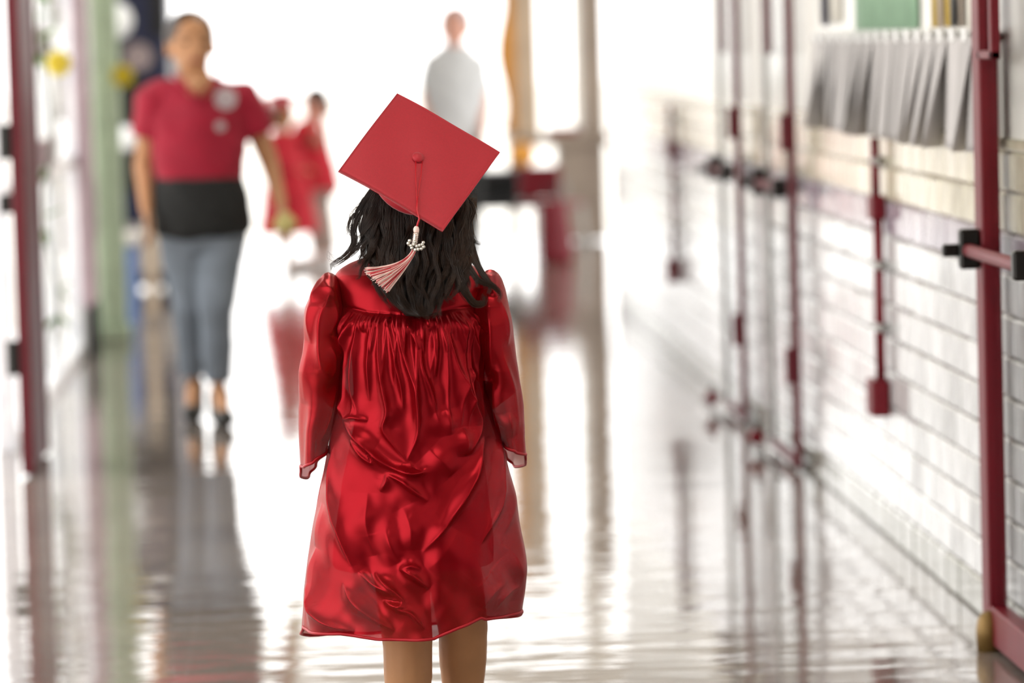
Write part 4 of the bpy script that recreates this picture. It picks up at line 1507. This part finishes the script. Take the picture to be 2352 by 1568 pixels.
for sgn in (1, -1):
    for i in range(n + 1):
        for j in range(n + 1):
            a, b = (i / n * 2 - 1) * hs_, (j / n * 2 - 1) * hs_
            ed = max(abs(a), abs(b)) / hs_
            V.append(C_(a, b, board_z(a, b) + sgn * (0.0030 if ed < 0.985 else 0.0016)))
m1 = (n + 1) * (n + 1)
for i in range(n):
    for j in range(n):
        a = i * (n + 1) + j
        F.append((a, a + n + 1, a + n + 2, a + 1))
        F.append((m1 + a, m1 + a + 1, m1 + a + n + 2, m1 + a + n + 1))
bd = [i * (n + 1) for i in range(n + 1)] + [n * (n + 1) + j for j in range(1, n + 1)] + [i * (n + 1) + n for i in range(n - 1, -1, -1)] + [j for j in range(n - 1, 0, -1)]
for k in range(len(bd)):
    a, b = bd[k], bd[(k + 1) % len(bd)]
    F.append((a, b, m1 + b, m1 + a))
mesh('board', V, F, M['cap_cloth'], cp, True)
sk = []
for k in range(14):
    q = k / 13
    sk.append((C_(0, 0, -0.005 - 0.046 * q), 0.064 + 0.020 * math.sin(q * math.pi / 2)))
V, F = [], []
ns = 40
for k, (c0, r_) in enumerate(sk):
    for j in range(ns):
        a = 2 * math.pi * j / ns
        V.append(c0 + RB @ Vector((math.cos(a) * r_, math.sin(a) * r_, 0.012 * math.cos(a * 1.0 + 0.6) * (k / 13))))
for k in range(13):
    for j in range(ns):
        F.append((k * ns + j, k * ns + (j + 1) % ns, (k + 1) * ns + (j + 1) % ns, (k + 1) * ns + j))
sko = mesh('skull_cap', V, F, M['cap_cloth'], cp, True)
sko.modifiers.new('thickness', 'SOLIDIFY').thickness = 0.002


def on_board(px, py, lift=0.0):
    """point of the board's upper face seen at (px, py)"""
    d = ray(px, py)
    o = C_(0, 0, 0.003 + lift)
    t = (o - CP).dot(en) / d.dot(en)
    return CP + d * t


bc = on_board(960, 361, 0.003)
bt = MB().ell(bc, (0.0115, 0.0115, 0.0062), RB, 20, 12)
bt.build('button', M['cap_cloth'], cp, True)
cd_ = MB()
edge_pt = on_board(958, 482, 0.0022)
cd_.tube([on_board(955, 370, 0.003), on_board(955, 405, 0.0018), on_board(957, 445, 0.0018), edge_pt], 0.0010, 6)
cd_.tube([on_board(970, 370, 0.003), on_board(967, 405, 0.0018), on_board(961, 445, 0.0018), edge_pt], 0.0010, 6)
tdep = edge_pt.y - GD - 0.006
drop = B(951, 512, tdep)
cd_.tube([on_board(959, 452, 0.002), edge_pt, B(957, 492, tdep), B(953, 503, tdep), drop], 0.0019, 8)
cd_.build('cord', M['cord'], cp, True)
# tassel
ts = MB()
kp = B(950, 517, tdep)
ts.ell(kp, (0.0058, 0.0058, 0.0075))
tz = ts.build('tassel', M['thread_pale'], cp, True)
neck_pts = [B(950, 522, tdep), B(948.5, 532, tdep), B(947, 542, tdep), B(945.5, 552, tdep)]
MB().tube(neck_pts, [0.0048, 0.0045, 0.0046, 0.0052], 10).build('wrap', M['silver'], tz, True)
wr = MB()
for q in np.linspace(0, 1, 9):
    c0 = neck_pts[0].lerp(neck_pts[-1], q)
    dn = (neck_pts[-1] - neck_pts[0]).normalized()
    ring = []
    for j in range(13):
        a = 2 * math.pi * j / 12
        s1 = dn.cross(Vector((0, 1, 0))).normalized()
        s2 = dn.cross(s1)
        ring.append(c0 + (s1 * math.cos(a) + s2 * math.sin(a)) * 0.0050)
    wr.tube(ring, 0.0006, 5, False)
wr.build('wrap_thread', M['thread_pale'], tz, True)
# rhinestone charm
cm = MB()
chx = [(932, 547), (938, 552), (944, 549), (951, 553), (957, 551), (963, 549), (966, 555), (961, 559), (954, 560), (948, 561), (940, 557), (946, 544), (935, 541), (965, 545)]
for q, (a, b) in enumerate(chx):
    cm.ell(B(a, b, tdep - 0.007 - 0.001 * (q % 3)), (0.0034, 0.0026, 0.0034), None, 8, 6)
cm.tube([B(930, 551, tdep - 0.006), B(968, 553, tdep - 0.006)], 0.0016, 6)
cm.build('charm', M['silver'], tz, False)
tips = []
for k in range(104):
    q = k / 103
    ex = 834 + 50 * q ** 1.25 + random.uniform(-3, 6)
    ey = 604 + 52 * q ** 1.1 + random.uniform(-5, 5)
    sx = 941 + 8 * q + random.uniform(-1.5, 1.5)
    sy = 562
    # bundles: stay together, then fan out
    c1 = (932 + 9 * q, 582 + 4 * q)
    c2 = (902 + 16 * q + random.uniform(-3, 3), 600 + 14 * q + random.uniform(-3, 3))
    pts = []
    dj = random.uniform(-0.004, 0.004)
    for u in np.linspace(0, 1, 13):
        b0, b1_, b2_, b3_ = (1 - u) ** 3, 3 * u * (1 - u) ** 2, 3 * u * u * (1 - u), u ** 3
        x = b0 * sx + b1_ * c1[0] + b2_ * c2[0] + b3_ * ex
        yy = b0 * sy + b1_ * c1[1] + b2_ * c2[1] + b3_ * ey
        pts.append(B(x, yy, tdep + dj - 0.012 * u))
    MB().tube(pts, 0.00068, 5).build('tassel_thread', M['thread_red'] if k % 3 == 1 else M['thread_pale'], tz, True)

# ------------------------------------------------------------------ her hair: a dark under-layer and locks of strands
def hair_depth(x, y):
    h0 = 0.082 + 0.062 * np.clip((y - 430) / 230.0, 0, 1)
    hw_ = 185.0 + 150 * np.clip((y - 575) / 60.0, 0, 1)
    return -h0 * np.sqrt(np.clip(1 - ((x - 950) / hw_) ** 2, 0.06, 1))


HT = [(375, 880, 1045), (420, 858, 1062), (470, 838, 1066), (520, 830, 1068), (560, 832, 1074), (600, 846, 1076), (640, 862, 1040), (670, 882, 1004), (700, 908, 994), (716, 935, 985)]
nr, nc = 60, 60
V, F = [], []
for i in range(nr):
    y = 375 + (716 - 375) * i / (nr - 1)
    L, R = float(interp(HT, y, 1)), float(interp(HT, y, 2))
    for j in range(nc):
        t = 2 * math.pi * j / nc
        x = (L + R) / 2 + (R - L) / 2 * math.cos(t) * (1 + 0.02 * math.sin(y / 17.0))
        df = float(hair_depth(x, y))
        thick = 0.05 if y < 560 else 0.05 - 0.035 * min(1, (y - 560) / 60)
        d = df + 0.010 + (thick + thick * math.sin(t)) + 0.003 * math.sin(x / 7.0 + y / 60.0)
        V.append(B(x, y, d))
for i in range(nr - 1):
    for j in range(nc):
        F.append((i * nc + j, i * nc + (j + 1) % nc, (i + 1) * nc + (j + 1) % nc, (i + 1) * nc + j))
F.append(tuple(range(nc))[::-1])
F.append(tuple((nr - 1) * nc + j for j in range(nc)))
hairo = mesh('hair', V, F, M['hair_base'], girl, True)


def smooth_path(pts, n=26):
    pts = np.array(pts, float)
    t = np.concatenate([[0], np.cumsum(np.linalg.norm(np.diff(pts[:, :2], axis=0), axis=1))])
    t /= t[-1]
    tt = np.linspace(0, 1, n * 3)
    q = np.stack([np.interp(tt, t, pts[:, k]) for k in range(pts.shape[1])], 1)
    for _ in range(14):
        q[1:-1] = (q[:-2] + 2 * q[1:-1] + q[2:]) / 4
    return q[::3]


def lock(pts, w0, w1, ns, dd=0.0, flat=0.5, wav=3.0, seed=0, rad=0.00032):
    """strands around a guide; pts in photo px (x, y[, extra depth]); returns list of (n,3) paths and radii"""
    r = np.random.default_rng(seed)
    pts = [(*p, 0.0) if len(p) == 2 else p for p in pts]
    q = smooth_path(pts)
    n_ = len(q)
    u = np.linspace(0, 1, n_)
    tn = np.gradient(q[:, :2], axis=0)
    tn /= np.linalg.norm(tn, axis=1)[:, None] + 1e-9
    nrm = np.stack([-tn[:, 1], tn[:, 0]], 1)
    out = []
    for _ in range(ns):
        a = r.uniform(-1, 1)
        b = r.uniform(-1, 1)
        wd = w0 + (w1 - w0) * u
        wob = wav * np.sin(u * r.uniform(3, 9) + r.uniform(0, 6)) * u
        off = a * wd * np.sqrt(max(0.0, 1 - 0.5 * b * b)) + wob
        end = r.uniform(0.82, 1.0)
        kk = int(n_ * end)
        x = q[:, 0] + nrm[:, 0] * off
        y = q[:, 1] + nrm[:, 1] * off
        d = hair_depth(x, y) + dd + q[:, 2] + b * wd * flat / PXM
        p = Bn(x, y, d)[:kk]
        rr = rad * r.uniform(0.7, 1.3) * np.interp(np.linspace(0, 1, kk), [0, 0.75, 1], [1, 0.9, 0.25])
        out.append((p, rr))
    return out


def strands_mesh(name, strands, m, parent, sides=3):
    Vs, Fs = [], []
    base_ = 0
    ang = np.arange(sides) * 2 * np.pi / sides
    ca, sa = np.cos(ang), np.sin(ang)
    for p, rr in strands:
        k = len(p)
        t = np.gradient(p, axis=0)
        t /= np.linalg.norm(t, axis=1)[:, None] + 1e-12
        ref = np.array([0.0, 1.0, 0.0])
        e1 = np.cross(t, ref)
        e1 /= np.linalg.norm(e1, axis=1)[:, None] + 1e-9
        e2 = np.cross(t, e1)
        ring = p[:, None, :] + (e1[:, None, :] * ca[None, :, None] + e2[:, None, :] * sa[None, :, None]) * rr[:, None, None]
        Vs.append(ring.reshape(-1, 3))
        i, j = np.meshgrid(np.arange(k - 1), np.arange(sides), indexing='ij')
        a = base_ + i * sides + j
        b = base_ + i * sides + (j + 1) % sides
        Fs.append(np.stack([a, b, b + sides, a + sides], -1).reshape(-1, 4))
        base_ += k * sides
    V = np.concatenate(Vs) - np.array(wloc(parent))
    F = np.concatenate(Fs)
    me = bpy.data.meshes.new(name)
    me.vertices.add(len(V))
    me.vertices.foreach_set('co', V.ravel())
    me.loops.add(F.size)
    me.loops.foreach_set('vertex_index', F.ravel().astype(np.int32))
    me.polygons.add(len(F))
    me.polygons.foreach_set('loop_start', (np.arange(len(F)) * 4).astype(np.int32))
    me.polygons.foreach_set('loop_total', np.full(len(F), 4, np.int32))
    me.polygons.foreach_set('use_smooth', np.ones(len(F), bool))
    me.materials.append(m)
    me.update(calc_edges=True)
    return link_mesh(name, me, parent)


ST = []
# outer locks traced one by one
named = [
    ([(866, 425), (842, 455), (822, 490), (812, 525), (818, 555), (800, 582), (772, 600), (759, 607), (764, 613), (776, 606)], 10, 5, 110, -0.004),
    ([(870, 430), (848, 470), (838, 510), (836, 545), (815, 575), (790, 592), (775, 610)], 11, 3, 70, -0.004),
    ([(872, 428), (834, 466), (806, 500), (801, 520), (812, 545), (818, 560)], 4, 1.5, 26, 0.0),
    ([(1050, 430), (1072, 480), (1080, 530), (1092, 580), (1104, 615), (1128, 646), (1146, 660), (1147, 676), (1136, 692)], 9, 3, 60, 0.0),
    ([(1045, 440), (1062, 500), (1066, 560), (1058, 605), (1062, 645), (1082, 682), (1104, 696), (1110, 680), (1102, 664)], 11, 4, 80, -0.006),
    ([(1035, 450), (1044, 520), (1046, 580), (1044, 625), (1056, 660), (1078, 690), (1096, 694)], 11, 4, 80, -0.008),
    ([(1060, 450), (1078, 540), (1096, 600), (1108, 630), (1118, 655), (1112, 672)], 8, 3, 50, -0.002),
    ([(1030, 470), (1030, 560), (1036, 620), (1044, 650), (1062, 672)], 10, 3, 60, -0.008),
    ([(1005, 480), (1006, 560), (1004, 625), (986, 672), (986, 705), (1004, 722), (1016, 724)], 12, 3, 80, -0.008),
    ([(985, 480), (990, 570), (995, 640), (978, 690), (982, 722), (1000, 732)], 12, 3, 80, -0.008),
    ([(880, 440), (872, 520), (866, 580), (858, 625), (872, 660), (898, 698), (915, 706)], 13, 4, 90, -0.006),
    ([(895, 450), (892, 540), (886, 610), (890, 660), (912, 700), (935, 708)], 13, 4, 90, -0.008),
    ([(915, 460), (918, 560), (914, 630), (924, 680), (955, 712), (985, 726)], 14, 4, 90, -0.010),
    ([(940, 470), (946, 560), (940, 640), (950, 690), (975, 718), (1002, 730)], 14, 4, 90, -0.010),
    ([(1050, 540), (1074, 605), (1098, 638), (1132, 648), (1152, 668), (1144, 690), (1134, 694)], 9, 3, 80, -0.014),
    ([(1038, 540), (1050, 615), (1064, 658), (1088, 692), (1113, 690), (1110, 668), (1092, 662)], 12, 6, 110, -0.016),
    ([(1070, 560), (1092, 600), (1112, 628), (1126, 652), (1118, 676)], 7, 3, 60, -0.012),
    ([(965, 480), (970, 560), (966, 640), (962, 690), (980, 722), (996, 731)], 14, 4, 90, -0.010),
]
for k, (pts, w0, w1, ns, dd) in enumerate(named):
    ST += lock(pts, w0, w1, int(ns * 1.3), dd, seed=k)
# inner locks
for k in range(84):
    r = random.Random(500 + k)
    x0 = r.uniform(852, 1070) if k < 60 else r.choice((r.uniform(838, 870), r.uniform(1050, 1080)))
    yend = float(np.interp(x0, [838, 862, 900, 950, 1000, 1040, 1080], [590, 640, 690, 712, 722, 670, 640])) - r.choice((0, 0, 10, 25, 50, 90))
    ph, amp, lam = r.uniform(0, 6.28), r.uniform(7, 20), r.uniform(70, 115)
    drift = r.uniform(-18, 18)
    ytop = 425 + max(0, abs(x0 - 955) - 70) * 0.3
    xs_ = min(max(x0, 872), 1056)
    pts = []
    for u in np.linspace(0, 1, 11):
        y = ytop + (yend - ytop) * u
        pts.append((xs_ + (x0 - xs_) * min(1, u * 3.5) + drift * u + amp * u ** 0.8 * math.sin(2 * math.pi * (y - ytop) / lam + ph), y, 0.006 * math.cos(2 * math.pi * (y - ytop) / lam + ph) * u))
    # curl at the end
    sg = 1 if r.random() < 0.5 else -1
    pts.append((pts[-1][0] + sg * 10, yend + 7, 0))
    pts.append((pts[-1][0] + sg * 9, yend + 1, 0))
    pts.append((pts[-1][0] + sg * 1, yend - 7, 0))
    ST += lock(pts, r.uniform(6, 12), r.uniform(1.5, 4), 66, 0.002 - 0.022 * r.random(), seed=700 + k, wav=2)
strands_mesh('hair_locks', ST, M['hair'], hairo)['kind'] = 'stuff'
# fly-away hairs
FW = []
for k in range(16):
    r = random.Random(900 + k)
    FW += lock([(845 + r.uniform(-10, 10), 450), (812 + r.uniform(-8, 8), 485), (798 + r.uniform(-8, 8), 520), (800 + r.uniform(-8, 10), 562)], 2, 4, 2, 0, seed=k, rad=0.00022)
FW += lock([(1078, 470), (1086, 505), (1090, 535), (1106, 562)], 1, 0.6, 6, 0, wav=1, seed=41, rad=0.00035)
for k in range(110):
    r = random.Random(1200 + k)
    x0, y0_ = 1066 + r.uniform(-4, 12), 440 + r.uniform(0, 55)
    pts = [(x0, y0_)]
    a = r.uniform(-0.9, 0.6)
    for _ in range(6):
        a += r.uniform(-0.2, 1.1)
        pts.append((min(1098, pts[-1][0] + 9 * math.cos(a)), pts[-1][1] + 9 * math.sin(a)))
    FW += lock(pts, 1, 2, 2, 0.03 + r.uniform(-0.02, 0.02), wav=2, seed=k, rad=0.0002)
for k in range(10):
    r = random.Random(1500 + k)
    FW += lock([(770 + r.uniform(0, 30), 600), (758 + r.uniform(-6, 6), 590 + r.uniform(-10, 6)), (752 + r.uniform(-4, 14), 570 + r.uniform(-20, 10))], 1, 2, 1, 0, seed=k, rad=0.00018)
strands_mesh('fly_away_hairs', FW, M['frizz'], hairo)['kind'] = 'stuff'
